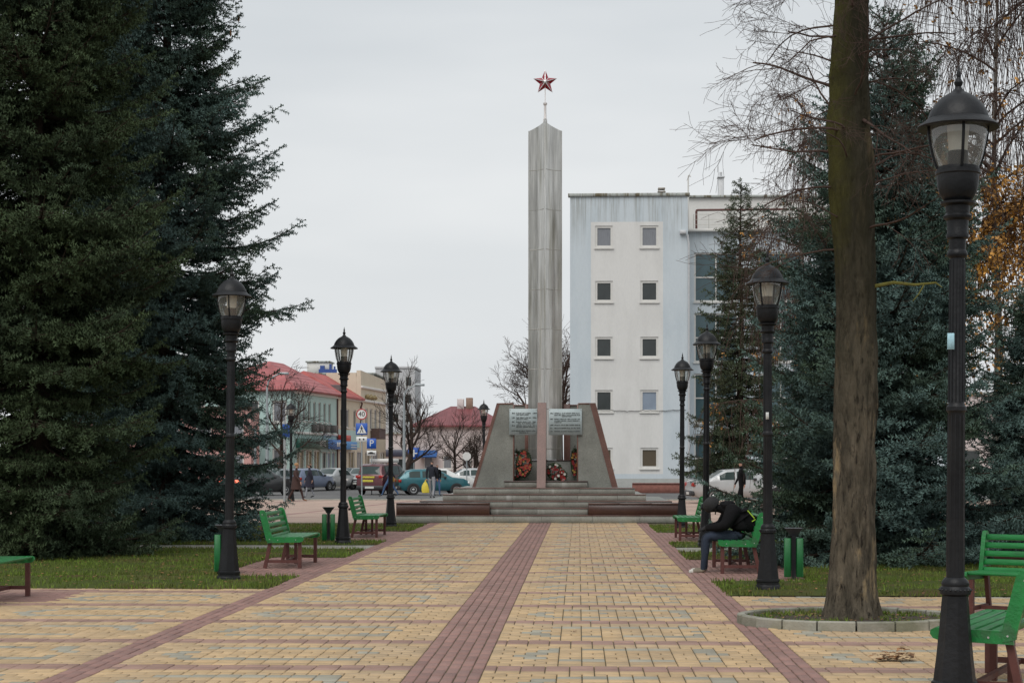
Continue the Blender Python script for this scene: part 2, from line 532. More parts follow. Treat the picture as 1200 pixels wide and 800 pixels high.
V = np.zeros((n, 12, 3))
for a, (ins, z) in enumerate(((0, -0.03), (0, -0.005), (0.005, 0.0))):
    for k in range(4):
        V[:, a * 4 + k, 0] = cx + sg[k, 0] * (w / 2 - ins)
        V[:, a * 4 + k, 1] = cy + sg[k, 1] * (h / 2 - ins)
        V[:, a * 4 + k, 2] = z + dz
F = (np.array(PF)[None] + (np.arange(n) * 12)[:, None, None]).reshape(-1, 4)
mi = np.repeat(q[:, 4].astype(int), 9)
fo = link('paver_field', np_mesh('paver_field', V.reshape(-1, 3), F, PMATS, mi, rnd=np.repeat(rs.rand(n), 9)), walk)
fo['kind'] = 'stuff'

# ------------------------------------------------------------------ lawns
lawns_l = [(-45, LEDGE, L_CROSS, BAYS_L[0][0]), (-45, LEDGE - 13 * MOD, BAYS_L[0][0], BAYS_L[0][1]), (-45, LEDGE, BAYS_L[0][1], 32.5),
           (-45, LEDGE, 34.1, BAYS_L[1][0]), (-45, LEDGE - 13 * MOD, BAYS_L[1][0], BAYS_L[1][1]), (-45, LEDGE, BAYS_L[1][1], 45.2)]
lawns_r = [(REDGE, 45, R_CROSS, BAYS_R[0][0]), (REDGE + 14 * MOD, 45, BAYS_R[0][0], BAYS_R[0][1]), (REDGE, 45, BAYS_R[0][1], 31.7),
           (REDGE, 45, 33.4, BAYS_R[1][0]), (REDGE + 14 * MOD, 45, BAYS_R[1][0], BAYS_R[1][1]), (REDGE, 45, BAYS_R[1][1], 44.6)]
for nm, rects, lab in (('lawn', lawns_l, 'short autumn lawn under the big spruces with a lone lamp at its front corner'),
                       ('lawn', lawns_r, 'short autumn lawn behind the seated person and the ringed tree')):
    V, F = [], []
    g = np.random.RandomState(len(lab))
    for (x0, x1, y0, y1) in rects:
        nx = int((x1 - x0) / 0.35) + 1; ny = max(2, int((y1 - y0) / 0.35))
        xs = np.linspace(x0, x1, nx + 1); ys = np.linspace(y0, y1, ny + 1); b = len(V)
        for jy, y in enumerate(ys):
            for ix, x in enumerate(xs):
                e = 0.004 if (jy in (0, ny) or ix in (0, nx)) else 0.02 + g.uniform(-0.01, 0.025)
                V.append((x, y, e))
        F += [(b + j * (nx + 1) + i, b + j * (nx + 1) + i + 1, b + (j + 1) * (nx + 1) + i + 1, b + (j + 1) * (nx + 1) + i) for j in range(ny) for i in range(nx)]
    lo = link(nm, np_mesh(nm, V, F, M_TURF, smooth=True))
    tag(lo, lab, 'lawn', kind='structure')
tag(sheet('path', -45, LEDGE, 32.5, 34.1, -0.004, M_CONC), 'narrow grey concrete path crossing the lawn beside the green bin', 'path')
tag(sheet('path', REDGE, 45, 31.7, 33.4, -0.004, M_CONC), 'narrow grey concrete path crossing the lawn behind the seated person', 'path')

def blades(name, rects, dens, label, seed, hmin=0.025, hmax=0.07):
    g = np.random.RandomState(seed)
    P = []
    for (x0, x1, y0, y1) in rects:
        n = int((x1 - x0) * (y1 - y0) * dens)
        P.append(np.stack([g.uniform(x0 - 0.05, x1 + 0.05, n), g.uniform(y0 - 0.06, y1 + 0.06, n)], 1))
    P = np.concatenate(P)
    # patchy growth
    f = np.sin(P[:, 0] * 2.1 + 1.3 * np.sin(P[:, 1] * 1.7)) * np.sin(P[:, 1] * 2.6 + P[:, 0] * .9)
    P = P[g.rand(len(P)) < 0.62 + 0.38 * f]
    n = len(P)
    a = g.uniform(0, 2 * np.pi, n); h = g.uniform(hmin, hmax, n); w = g.uniform(0.006, 0.014, n)
    le = g.uniform(0, 0.7, n) * h; b = g.uniform(0, 2 * np.pi, n)
    V = np.zeros((n, 3, 3))
    V[:, 0] = np.stack([P[:, 0] - np.cos(a) * w, P[:, 1] - np.sin(a) * w, np.full(n, 0.0)], 1)
    V[:, 1] = np.stack([P[:, 0] + np.cos(a) * w, P[:, 1] + np.sin(a) * w, np.full(n, 0.0)], 1)
    V[:, 2] = np.stack([P[:, 0] + np.cos(b) * le, P[:, 1] + np.sin(b) * le, h + 0.012], 1)
    F = np.arange(n * 3).reshape(-1, 3)
    o = link(name, np_mesh(name, V.reshape(-1, 3), F, M_BLADE, rnd=g.rand(n)))
    tag(o, label, 'grass', kind='stuff')
def clip(rects, xa, xb):
    return [(max(r[0], xa), min(r[1], xb), r[2], r[3]) for r in rects]
blades('grass', clip(lawns_l, -11.5, 0), 620, 'grass blades of the lawn under the big spruces', 11)
blades('grass', clip(lawns_r, 0, 10.5), 620, 'grass blades of the lawn behind the ringed tree', 12)

def leaf_mesh(name, P, size, g, m, zspread=0.0):
    """curled fallen leaves: folded quads"""
    n = len(P)
    a = g.uniform(0, 6.28, n); s = g.uniform(0.6, 1.2, n) * size; t = g.uniform(-0.5, 0.9, (n, 3))
    dx, dy = np.cos(a), np.sin(a)
    V = np.zeros((n, 6, 3))
    loc = [(-1, 0, 0.05), (-0.2, -0.6, 0.35), (-0.2, 0.6, 0.45), (0.5, -0.5, 0.4), (0.5, 0.5, 0.25), (1.1, 0, 0.15)]
    for k, (lx, ly, lz) in enumerate(loc):
        V[:, k, 0] = P[:, 0] + (dx * lx - dy * ly) * s
        V[:, k, 1] = P[:, 1] + (dy * lx + dx * ly) * s
        V[:, k, 2] = P[:, 2] + (lz + t[:, k % 3] * 0.25 * abs(ly)) * s * 0.7 + 0.004
    F = (np.array([(0, 1, 2), (1, 3, 4), (1, 4, 2), (3, 5, 4)])[None] + (np.arange(n) * 6)[:, None, None]).reshape(-1, 3)
    return np_mesh(name, V.reshape(-1, 3), F, m, rnd=np.repeat(g.rand(n), 4))
g = np.random.RandomState(21)
P = []
for r in clip(lawns_l, -11, 0) + clip(lawns_r, 0, 9):
    n = int((r[1] - r[0]) * (r[3] - r[2]) * 8)
    P.append(np.stack([g.uniform(r[0], r[1], n), g.uniform(r[2], r[3], n), np.full(n, 0.03)], 1))
tag(link('fallen_leaves', leaf_mesh('fallen_leaves', np.concatenate(P), 0.035, g, M_DRY)), 'brown fallen leaves scattered over the lawns', 'leaves', kind='stuff')
P = np.stack([g.uniform(-7, 6, 26), g.uniform(13.5, 45, 26), np.full(26, 0.002)], 1)
tag(link('fallen_leaves', leaf_mesh('fallen_leaves', P, 0.03, g, M_DRY)), 'a few stray brown leaves lying on the yellow pavers', 'leaves', kind='stuff')
# clump of withered leaves in front of the ring
for nm, u, lab in (('leaf_clump', 1037, 'withered brown leaf clump on the pavers, left of the pair'), ('leaf_clump', 1058, 'withered brown leaf clump on the pavers, right of the pair')):
    px, py = X(u, 14.35), 14.35
    P = np.stack([px + g.normal(0, 0.05, 26), py + g.normal(0, 0.05, 26), np.abs(g.normal(0, 0.045, 26))], 1)
    tag(link(nm, leaf_mesh(nm, P, 0.045, g, M_DRY)), lab, 'leaf clump', group='withered leaves by the tree ring')

# ------------------------------------------------------------------ tree ring
ring = thing('tree_ring', 'oval ring of grey concrete kerb stones around the bare tree', 'tree ring', (RING_C[0], RING_C[1], 0))
NST = 19
rk = random.Random(8)
M_KERB = mat('ring_kerb', (0.275, 0.265, 0.22), 0.9, var=0.22, vscale=7, bump=0.4, bscale=50, col2=(0.17, 0.17, 0.12), c2scale=3, rnd=0.12)
for i in range(NST):
    a0, a1 = 2 * math.pi * (i + 0.025) / NST, 2 * math.pi * (i + 0.975) / NST
    mb = MB(); nseg = 4; ht = 0.095 + rk.uniform(-0.005, 0.005); sh = rk.uniform(-0.006, 0.006)
    vs, fs = [], []
    for k in range(nseg + 1):
        a = a0 + (a1 - a0) * k / nseg
        c, s_ = math.cos(a), math.sin(a)
        for (off, z) in ((0.0 + sh, -0.02), (sh, ht - 0.012), (-0.012 + sh, ht), (-0.075 + sh, ht), (-0.085 + sh, ht - 0.01), (-0.085 + sh, -0.02)):
            vs.append((c * (RING_A + off), s_ * (RING_B + off), z))
    for k in range(nseg):
        for j in range(6):
            fs.append((k * 6 + j, k * 6 + (j + 1) % 6, k * 6 + 6 + (j + 1) % 6, k * 6 + 6 + j))
    fs += [tuple(range(5, -1, -1)), tuple(range(nseg * 6, nseg * 6 + 6))]
    mb.add(vs, fs).build('kerb_stone', M_KERB, ring)
vs = [(0, 0, 0.075)]; fs = []
for r_ in (0.35, 0.7, 1.0):
    for k in range(40):
        a = 2 * math.pi * k / 40
        vs.append((math.cos(a) * (RING_A - 0.08) * r_, math.sin(a) * (RING_B - 0.08) * r_, 0.06 + rk.uniform(-0.012, 0.015) - 0.02 * r_))
for k in range(40):
    j = (k + 1) % 40
    fs.append((0, 1 + k, 1 + j))
    for t_ in (0, 1):
        fs.append((1 + t_ * 40 + k, 41 + t_ * 40 + k, 41 + t_ * 40 + j, 1 + t_ * 40 + j))
mb = MB(); mb.add(vs, fs, 0, True); so = mb.build('soil', M_SOIL, ring)
g = np.random.RandomState(31)
n = 2600; rr = np.sqrt(g.rand(n)); aa = g.uniform(0, 6.283, n)
P = np.stack([rr * np.cos(aa) * (RING_A - 0.1), rr * np.sin(aa) * (RING_B - 0.1)], 1)
keep = (np.sin(P[:, 0] * 5 + 1) * np.sin(P[:, 1] * 6 + 2) > -0.15) & (g.rand(n) < 0.8); P = P[keep]; n = len(P)
a = g.uniform(0, 6.28, n); w = g.uniform(0.004, 0.01, n); h = g.uniform(0.015, 0.05, n)
V = np.zeros((n, 3, 3))
V[:, 0] = np.stack([P[:, 0] - np.cos(a) * w, P[:, 1] - np.sin(a) * w, np.full(n, 0.045)], 1)
V[:, 1] = np.stack([P[:, 0] + np.cos(a) * w, P[:, 1] + np.sin(a) * w, np.full(n, 0.045)], 1)
V[:, 2] = np.stack([P[:, 0] + g.normal(0, 0.02, n), P[:, 1] + g.normal(0, 0.02, n), 0.055 + h], 1)
wo_ = link('weeds', np_mesh('weeds', V.reshape(-1, 3), np.arange(n * 3).reshape(-1, 3), M_BLADE, rnd=g.rand(n)), ring); wo_['kind'] = 'stuff'
n = 90; rr = np.sqrt(g.rand(n)); aa = g.uniform(0, 6.283, n)
P = np.stack([rr * np.cos(aa) * (RING_A - 0.15), rr * np.sin(aa) * (RING_B - 0.15), np.full(n, 0.06)], 1)
lo = link('dead_leaves', leaf_mesh('dead_leaves', P, 0.028, g, M_DRY), ring); lo['kind'] = 'stuff'
# ------------------------------------------------------------------ trees
M_BARK_S = mat('spruce_bark', (0.045, 0.034, 0.026), 0.95, spec=0.1, var=0.3, vscale=10, bump=0.8, bscale=20, stretch=(1, 1, 0.3))
M_NEED_B = mat('needles_blue', (0.082, 0.128, 0.118), 0.8, spec=0.08, var=0.22, vscale=1.3, rnd=0.34, col2=(0.060, 0.090, 0.058), c2scale=0.55)
M_NEED_G = mat('needles_green', (0.060, 0.086, 0.042), 0.8, spec=0.08, var=0.25, vscale=1.3, rnd=0.34, col2=(0.048, 0.070, 0.042), c2scale=0.5)
M_NEED_D = mat('needles_olive', (0.066, 0.084, 0.050), 0.8, spec=0.08, var=0.25, vscale=1.3, rnd=0.3, col2=(0.085, 0.062, 0.035), c2scale=0.5, c2lo=0.55, c2hi=0.7)
M_CONE = mat('cones', (0.25, 0.115, 0.045), 0.8, var=0.2, vscale=8)

def seg_tubes(segs, k, name, m):
    """segments [(p0,p1,r0,r1)] -> k-sided open tubes in one mesh"""
    A = np.array([s[0] for s in segs]); B = np.array([s[1] for s in segs])
    r0 = np.array([s[2] for s in segs]); r1 = np.array([s[3] for s in segs])
    D = B - A; L = np.linalg.norm(D, axis=1, keepdims=True); D = D / np.maximum(L, 1e-6)
    H = np.where(np.abs(D[:, 2:3]) > 0.9, np.array([[1., 0, 0]]), np.array([[0, 0, 1.]]))
    U = np.cross(D, H); U /= np.linalg.norm(U, axis=1, keepdims=True); W = np.cross(D, U)
    n = len(A); V = np.zeros((n, 2 * k, 3))
    for j in range(k):
        a = 2 * math.pi * j / k
        o = U * math.cos(a) + W * math.sin(a)
        V[:, j] = A + o * r0[:, None]; V[:, k + j] = B + o * r1[:, None]
    F = np.array([(j, (j + 1) % k, k + (j + 1) % k, k + j) for j in range(k)])
    F = (F[None] + (np.arange(n) * 2 * k)[:, None, None]).reshape(-1, 4)
    return np_mesh(name, V.reshape(-1, 3), F, m, smooth=True)

def spruce_data(seed, H, Rm, z0, bare=0.30, power=0.8, step=0.30, nb=(7, 10), ntri=10, twig_gap=0.105, sec_gap=0.15, bulge=0.0, upper_pitch=35, nl=0.036, dmin=0.12):
    """spruce: whorled boughs, flat side shoots, bottle-brush twigs. returns (branch segments, needle V, F, rnd)"""
    rg = random.Random(seed); g = np.random.RandomState(seed)
    segs = []; TP, TD, TL, TB = [], [], [], []
    z = z0
    while z < H - 0.25:
        f = (z - z0) / (H - z0)
        L0 = Rm * (1 - f) ** power * (1 - bulge * max(0, 0.28 - f) / 0.28) + 0.06
        cnt = rg.randint(*nb) if f < 0.85 else rg.randint(4, 6)
        az0 = rg.uniform(0, 6.28)
        for b in range(cnt):
            az = az0 + 6.283 * b / cnt + rg.uniform(-0.3, 0.3)
            L = L0 * (rg.uniform(0.62, 1.0) if rg.random() < 0.7 else rg.uniform(1.0, 1.24)); n_before = len(TP)
            pitch = math.radians(-14 + (upper_pitch + 14) * f ** 1.3 + rg.uniform(-7, 7))
            ca, sa = math.cos(az), math.sin(az)
            zz = z + rg.uniform(-0.12, 0.12)
            ns = max(4, int(L / 0.22)); pts = []
            droop = rg.uniform(0.10, 0.20) * (1 - f)
            up = rg.uniform(0.20, 0.46)
            for i in range(ns + 1):
                t = i / ns; s = t * L
                pts.append(np.array((ca * s, sa * s, zz + math.tan(pitch) * s - droop * L * math.sin(math.pi * min(1, t * 0.9)) * 0.6 + up * L * t ** 3 * 0.5)))
            rb = 0.010 + 0.012 * L
            for i in range(ns):
                segs.append((pts[i], pts[i + 1], rb * (1 - i / ns) + 0.004, rb * (1 - (i + 1) / ns) + 0.004))
            # side shoots
            s = max(bare * L, min(0.25, L * 0.4)); side = rg.choice((-1, 1))
            while s < L:
                t = s / L; i = min(ns - 1, int(t * ns)); fr = t * ns - i
                p = pts[i] * (1 - fr) + pts[i + 1] * fr
                d = pts[i + 1] - pts[i]; d = d / np.linalg.norm(d)
                lat = np.array((-sa, ca, 0.0)) * side
                ang = math.radians(rg.uniform(40, 68))
                dirv = d * math.cos(ang) + lat * math.sin(ang) + np.array((0, 0, rg.uniform(-0.42, 0.10)))
                dirv /= np.linalg.norm(dirv)
                l2 = min(0.40 * (L - s) + 0.14, 0.85) * rg.uniform(0.65, 1.15)
                n3 = max(1, int(l2 / twig_gap))
                end = p + dirv * l2 + np.array((0, 0, 0.10 * l2))
                if l2 > 0.3: segs.append((p, end, 0.006, 0.003))
                # tertiary twigs (vectorised)
                tt = (np.arange(n3) + g.rand(n3)) / n3
                base = p[None] + (end - p)[None] * tt[:, None]
                sd = np.where(np.arange(n3) % 2 == 0, 1.0, -1.0)[:, None]
                lat2 = np.cross(dirv, np.array((0, 0, 1.0))); lat2 /= (np.linalg.norm(lat2) + 1e-6)
                an = np.radians(g.uniform(28, 62, n3))[:, None]
                dd = dirv[None] * np.cos(an) + lat2[None] * sd * np.sin(an) + np.stack([np.zeros(n3), np.zeros(n3), g.uniform(-0.85, 0.30, n3)], 1)
                dd /= np.linalg.norm(dd, axis=1, keepdims=True)
                TP.append(base); TD.append(dd); TL.append(g.uniform(dmin, dmin + 0.11, n3) * (0.6 + 0.4 * min(1, l2 / 0.4)))
                TP.append((p + (end - p) * 0.55)[None]); TD.append(dirv[None]); TL.append(np.array([l2 * 0.55]))
                side = -side
                s += sec_gap * rg.uniform(0.7, 1.3) * 0.5 * (1.0 if L > 1 else 0.75)
            TP.append(pts[-2][None]); dv = pts[-1] - pts[-2]; TD.append((dv / np.linalg.norm(dv))[None]); TL.append(np.array([np.linalg.norm(dv) + 0.15]))
            TB += [rg.random()] * (len(TP) - n_before)
        z += step * rg.uniform(0.8, 1.2) * (1 - 0.45 * f)
    # leader
    TP.append(np.array([[0, 0, H - 0.45]])); TD.append(np.array([[0, 0, 1.0]])); TL.append(np.array([0.5]))
    P = np.concatenate(TP); D = np.concatenate(TD); L = np.concatenate(TL)
    n = len(P)
    Hh = np.where(np.abs(D[:, 2:3]) > 0.9, np.array([[1., 0, 0]]), np.array([[0, 0, 1.]]))
    U = np.cross(D, Hh); U /= np.linalg.norm(U, axis=1, keepdims=True); W = np.cross(D, U)
    V = np.zeros((n, ntri, 3, 3), dtype=np.float32)
    ph0 = g.uniform(0, 6.28, n)
    for k in range(ntri):
        t = (k + 0.1) / ntri * 0.95
        ph = ph0 + k * 2.4
        out = U * np.cos(ph)[:, None] + W * np.sin(ph)[:, None]
        rr = nl * g.uniform(0.8, 1.25, n)[:, None]
        wid = 0.16
        V[:, k, 0] = P + D * (L * t)[:, None] - out * 0.004
        V[:, k, 1] = P + D * (L * (t + wid))[:, None] - out * 0.004
        V[:, k, 2] = P + D * (L * (t + 0.06))[:, None] + D * 0.034 + out * rr
    F = np.arange(n * ntri * 3).reshape(-1, 3)
    bough = np.concatenate([np.full(len(p_), b_) for p_, b_ in zip(TP, TB + [0.5])])
    rnd = np.repeat(0.55 * bough + 0.45 * g.rand(n), ntri)
    return segs, V.reshape(-1, 3), F, rnd

def trunk_mesh(H, r, m, seg=12, flare=1.35):
    mb = MB(); pts, rad = [], []
    for i in range(9):
        t = i / 8
        pts.append((0.03 * math.sin(i * 1.7), 0.03 * math.cos(i * 2.1), H * t)); rad.append(max(0.012, r * (1 - t) ** 0.9 * (flare if i == 0 else 1)))
    return mb.tube(pts, rad, seg).mesh('trunk', m)

SPR = {}
def spruce_proto(key, **kw):
    segs, V, F, rnd = spruce_data(**kw)
    SPR[key] = (seg_tubes(segs, 4, 'boughs', M_BARK_S), np_mesh('crown', V, F, M_NEED_B, rnd=rnd), trunk_mesh(kw['H'] - 0.2, 0.0125 * kw['H'] + 0.03, M_BARK_S), [q[1] for q in segs if q[2] < 0.012])

spruce_proto('tall', seed=3, H=17.5, Rm=3.3, z0=0.45, power=0.62, step=0.46, nb=(9, 12), bulge=0.25, twig_gap=0.10, sec_gap=0.145, bare=0.16, ntri=14, nl=0.050, dmin=0.19)
spruce_proto('broad', seed=9, H=10.2, Rm=3.15, z0=0.25, power=0.72, step=0.42, nb=(9, 12), twig_gap=0.095, sec_gap=0.135, bare=0.15, ntri=14, nl=0.048, dmin=0.18)
spruce_proto('narrow', seed=14, H=11.6, Rm=2.25, z0=0.7, power=0.85, step=0.40, nb=(8, 10), twig_gap=0.14, sec_gap=0.19, bare=0.12, ntri=10, nl=0.080, dmin=0.20, upper_pitch=22)

def spruce(key, u, d, sc, rz, needle, label, scz=1.0, cones=None):
    t = thing('spruce_tree', label, 'tree', (X(u, d), d, -0.02), rz, 'spruce trees of the park')
    b, c, tr, _ = SPR[key]
    t.scale = (sc, sc, sc * scz)
    link('trunk', tr, t); link('boughs', b, t)
    co = link('crown', c, t)
    co.material_slots[0].link = 'OBJECT'; co.material_slots[0].material = needle
    if cones:
        g = random.Random(4)
        mb = MB()
        pts = [p for p in SPR[key][3] if cones[0][0] < p[2] < cones[0][1] and cones[1][0] < math.atan2(p[1], p[0]) < cones[1][1] and math.hypot(p[0], p[1]) > 0.55 * 3.3 * (1 - p[2] / 17.5) ** 0.62]
        for p in g.sample(pts, min(cones[2], len(pts))):
            mb.lathe([(0.010, 0.01), (0.024, -0.03), (0.026, -0.08), (0.010, -0.14)], 6, (p[0], p[1], p[2]))
        mb.build('cones', M_CONE, t)['kind'] = 'stuff'
    return t
spruce('tall', 42, 29.5, 0.86, 0.4, M_NEED_G, 'tall dark green spruce, nearest and leftmost of the park trees', 1.15)
spruce('tall', 196, 36.0, 0.93, 2.3, M_NEED_B, 'tall blue spruce whose boughs reach out behind the lone lamp', 1.02, cones=((9.6, 13), (-2.2, -0.2), 46))
spruce('tall', 95, 43.0, 1.0, 4.0, M_NEED_G, 'tall green spruce standing behind the other two on the left lawn', 1.05)
spruce('broad', 1036, 28.6, 0.90, 2.0, M_NEED_B, 'broad blue spruce right behind the ringed bare tree', 1.0)
spruce('broad', 985, 31.5, 0.56, 2.9, M_NEED_B, 'smaller blue spruce filling the gap beside the lamp near the seated person', 1.02)
spruce('broad', 1212, 32.0, 0.55, 5.2, M_NEED_B, 'low blue spruce behind the rightmost lamp and benches', 0.9)
spruce('narrow', 868, 80.0, 1.29, 0.0, M_NEED_D, 'slim sparse olive spruce in front of the pale office building', 1.0)

# ---------------- bare broadleaf trees
def bark_trunk_material():
    m = bpy.data.materials.new('trunk_bark'); m.use_nodes = True
    n, l = m.node_tree.nodes, m.node_tree.links
    p = n["Principled BSDF"]; p.inputs['Roughness'].default_value = 0.92; p.inputs['Specular IOR Level'].default_value = 0.15
    t = n.new("ShaderNodeTexCoord")
    mp = n.new("ShaderNodeMapping"); mp.inputs['Scale'].default_value = (1, 1, 0.28); l.new(t.outputs['Object'], mp.inputs[0])
    def noise(sc, det, vec):
        z = n.new("ShaderNodeTexNoise"); z.inputs['Scale'].default_value = sc; z.inputs['Detail'].default_value = det; z.inputs['Roughness'].default_value = 0.65
        l.new(vec, z.inputs['Vector']); return z.outputs['Fac']
    def mix(fac, a, b, lo, hi):
        r = n.new("ShaderNodeMapRange"); r.inputs[1].default_value = lo; r.inputs[2].default_value = hi; l.new(fac, r.inputs[0])
        x = n.new("ShaderNodeMix"); x.data_type = 'RGBA'; l.new(r.outputs[0], x.inputs[0])
        if isinstance(a, tuple): x.inputs[6].default_value = (*a, 1)
        else: l.new(a, x.inputs[6])
        if isinstance(b, tuple): x.inputs[7].default_value = (*b, 1)
        else: l.new(b, x.inputs[7])
        return x.outputs[2]
    c = mix(noise(9, 8, mp.outputs[0]), (0.055, 0.048, 0.036), (0.155, 0.130, 0.095), 0.36, 0.64)
    c = mix(noise(24, 5, mp.outputs[0]), c, (0.022, 0.018, 0.014), 0.52, 0.66)
    c = mix(noise(4.2, 6, mp.outputs[0]), c, (0.270, 0.205, 0.120), 0.57, 0.64)      # flaked lighter bark
    # moss on the upper, windward side
    sp = n.new("ShaderNodeSeparateXYZ"); l.new(t.outputs['Object'], sp.inputs[0])
    zr = n.new("ShaderNodeMapRange"); zr.inputs[1].default_value = 2.6; zr.inputs[2].default_value = 4.3; l.new(sp.outputs['Z'], zr.inputs[0])
    xr = n.new("ShaderNodeMapRange"); xr.inputs[1].default_value = 0.12; xr.inputs[2].default_value = -0.22; l.new(sp.outputs['X'], xr.inputs[0])
    mu = n.new("ShaderNodeMath"); mu.operation = 'MULTIPLY'; l.new(zr.outputs[0], mu.inputs[0]); l.new(xr.outputs[0], mu.inputs[1])
    m3 = n.new("ShaderNodeMath"); m3.operation = 'MULTIPLY'; l.new(mu.outputs[0], m3.inputs[0]); l.new(noise(5, 6, t.outputs['Object']), m3.inputs[1])
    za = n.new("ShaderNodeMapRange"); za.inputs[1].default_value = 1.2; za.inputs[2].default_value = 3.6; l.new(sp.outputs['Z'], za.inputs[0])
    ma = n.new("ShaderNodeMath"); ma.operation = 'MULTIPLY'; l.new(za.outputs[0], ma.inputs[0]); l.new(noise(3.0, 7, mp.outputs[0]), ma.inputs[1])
    c = mix(ma.outputs[0], c, (0.034, 0.031, 0.019), 0.08, 0.55)      # bark mixed darker with height, broken up by noise
    c = mix(m3.outputs[0], c, (0.070, 0.066, 0.020), 0.17, 0.48)
    l.new(c, p.inputs['Base Color'])
    bz = n.new("ShaderNodeBump"); bz.inputs['Strength'].default_value = 1.0; bz.inputs['Distance'].default_value = 0.06
    l.new(noise(20, 10, mp.outputs[0]), bz.inputs['Height']); l.new(bz.outputs[0], p.inputs['Normal'])
    return m
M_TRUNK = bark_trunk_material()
M_TWIG = mat('twig_bark', (0.055, 0.040, 0.033), 0.9, spec=0.15, var=0.25, vscale=4)
M_TWIG_R = mat('twig_reddish', (0.078, 0.052, 0.043), 0.9, spec=0.15, var=0.25, vscale=4)
M_GOLD = mat('golden_leaf', (0.42, 0.205, 0.035), 0.6, var=0.3, vscale=1.5, rnd=0.45, col2=(0.26, 0.13, 0.03), c2scale=1.2)

def grow(segs, rg, p, d, L, r, lvl, spread=0.6, gravity=0.0, wob=0.22, kids=(3, 5), taper=0.55, minr=0.003, up=0.0, clear=0.25):
    n = max(3, int(L / (0.22 if lvl < 2 else 0.13))); n = min(n, 9)
    pts = [p]; dd = d.copy()
    for i in range(n):
        dd = dd + Vector((rg.gauss(0, wob), rg.gauss(0, wob), rg.gauss(0, wob) * 0.7 - gravity + up)) * (0.5)
        dd.normalize()
        pts.append(pts[-1] + dd * (L / n))
    for i in range(n):
        ra = max(minr, r * (1 - (1 - taper) * i / n)); rb = max(minr * 0.8, r * (1 - (1 - taper) * (i + 1) / n))
        segs.append((tuple(pts[i]), tuple(pts[i + 1]), ra, rb))
    if lvl <= 0: return
    k = rg.randint(*kids)
    for j in range(k):
        t = clear + (1 - clear) * (j + rg.random()) / k
        i = min(n - 1, int(t * n)); q = pts[i].lerp(pts[i + 1], t * n - i)
        ax = (pts[i + 1] - pts[i]).normalized()
        o = ax.orthogonal().normalized(); o.rotate(Matrix.Rotation(rg.uniform(0, 6.28), 3, ax))
        nd = (ax * math.cos(spread) + o * math.sin(spread) * rg.uniform(0.7, 1.3)).normalized()
        grow(segs, rg, q, nd, L * rg.uniform(0.45, 0.72), max(minr, r * taper * rg.uniform(0.55, 0.8)), lvl - 1, spread, gravity, wob, kids, taper, minr, up, clear)

def split_build(segs, t, thick=0.02, m1=None, m2=None):
    """all limbs and twigs of one tree as its crown"""
    k5 = [q for q in segs if q[2] > thick]; k3 = [q for q in segs if q[2] <= thick]
    me = seg_tubes(k3, 3, 'crown', m2 or M_TWIG)
    if k5:
        bm = bmesh.new(); bm.from_mesh(me); tmp = seg_tubes(k5, 7, 'limbs', m1 or M_TWIG); bm.from_mesh(tmp)
        bm.to_mesh(me); bm.free(); bpy.data.meshes.remove(tmp)
    link('crown', me, t)

# foreground tree in the ring
t = thing('bare_tree', 'thick mossy tree trunk with bare branches rising from the concrete ring', 'tree', (RING_C[0], RING_C[1], 0.04))
rg = random.Random(77)
prof = [(z_, x_, r_ * (0.90 if z_ < 2.5 else 0.82)) for z_, x_, r_ in [(0.00, 0.0, 0.310), (0.12, 0.0, 0.285), (0.35, 0.0, 0.262), (0.8, 0.01, 0.240), (1.4, 0.02, 0.228), (2.2, 0.035, 0.228), (3.0, 0.04, 0.232),
        (3.6, 0.03, 0.245), (4.2, 0.01, 0.268), (4.6, 0.0, 0.275), (5.0, -0.02, 0.258), (5.5, -0.02, 0.232), (6.2, 0.0, 0.215), (7.2, 0.05, 0.19), (8.6, 0.02, 0.14), (10.5, 0.1, 0.06)]]
from mathutils import noise as mnoise
SEG, DZ = 88, 0.055
pz = [q[0] for q in prof]; px_ = [q[1] for q in prof]; pr = [q[2] for q in prof]
NZ = int(8.6 / DZ)
V = np.zeros((NZ + 1, SEG, 3))
for i in range(NZ + 1):
    z = i * DZ; x = float(np.interp(z, pz, px_)); r = float(np.interp(z, pz, pr))
    for k in range(SEG):
        a = 2 * math.pi * k / SEG; c_, s_ = math.cos(a), math.sin(a)
        rr = r * (1 + 0.03 * math.sin(3 * a + z) + 0.02 * math.sin(7 * a + 2.3 * z) + (0.17 * max(0, math.sin(5 * a + 0.6)) * max(0, 1 - z / 0.42) ** 2))
        w = abs(mnoise.noise(Vector((c_ * 5.5, s_ * 5.5, z * 1.6)))) + 0.5 * abs(mnoise.noise(Vector((c_ * 13, s_ * 13, z * 4 + 7))))
        w2 = mnoise.noise(Vector((c_ * 2.2 + 3, s_ * 2.2, z * 0.9)))
        rr += 0.036 * (w - 0.3) + 0.018 * w2
        V[i, k] = (x + rr * c_, rr * s_, z)
F = [(i * SEG + k, i * SEG + (k + 1) % SEG, (i + 1) * SEG + (k + 1) % SEG, (i + 1) * SEG + k) for i in range(NZ) for k in range(SEG)]
link('trunk', np_mesh('trunk', V.reshape(-1, 3), F, M_TRUNK, smooth=True), t)

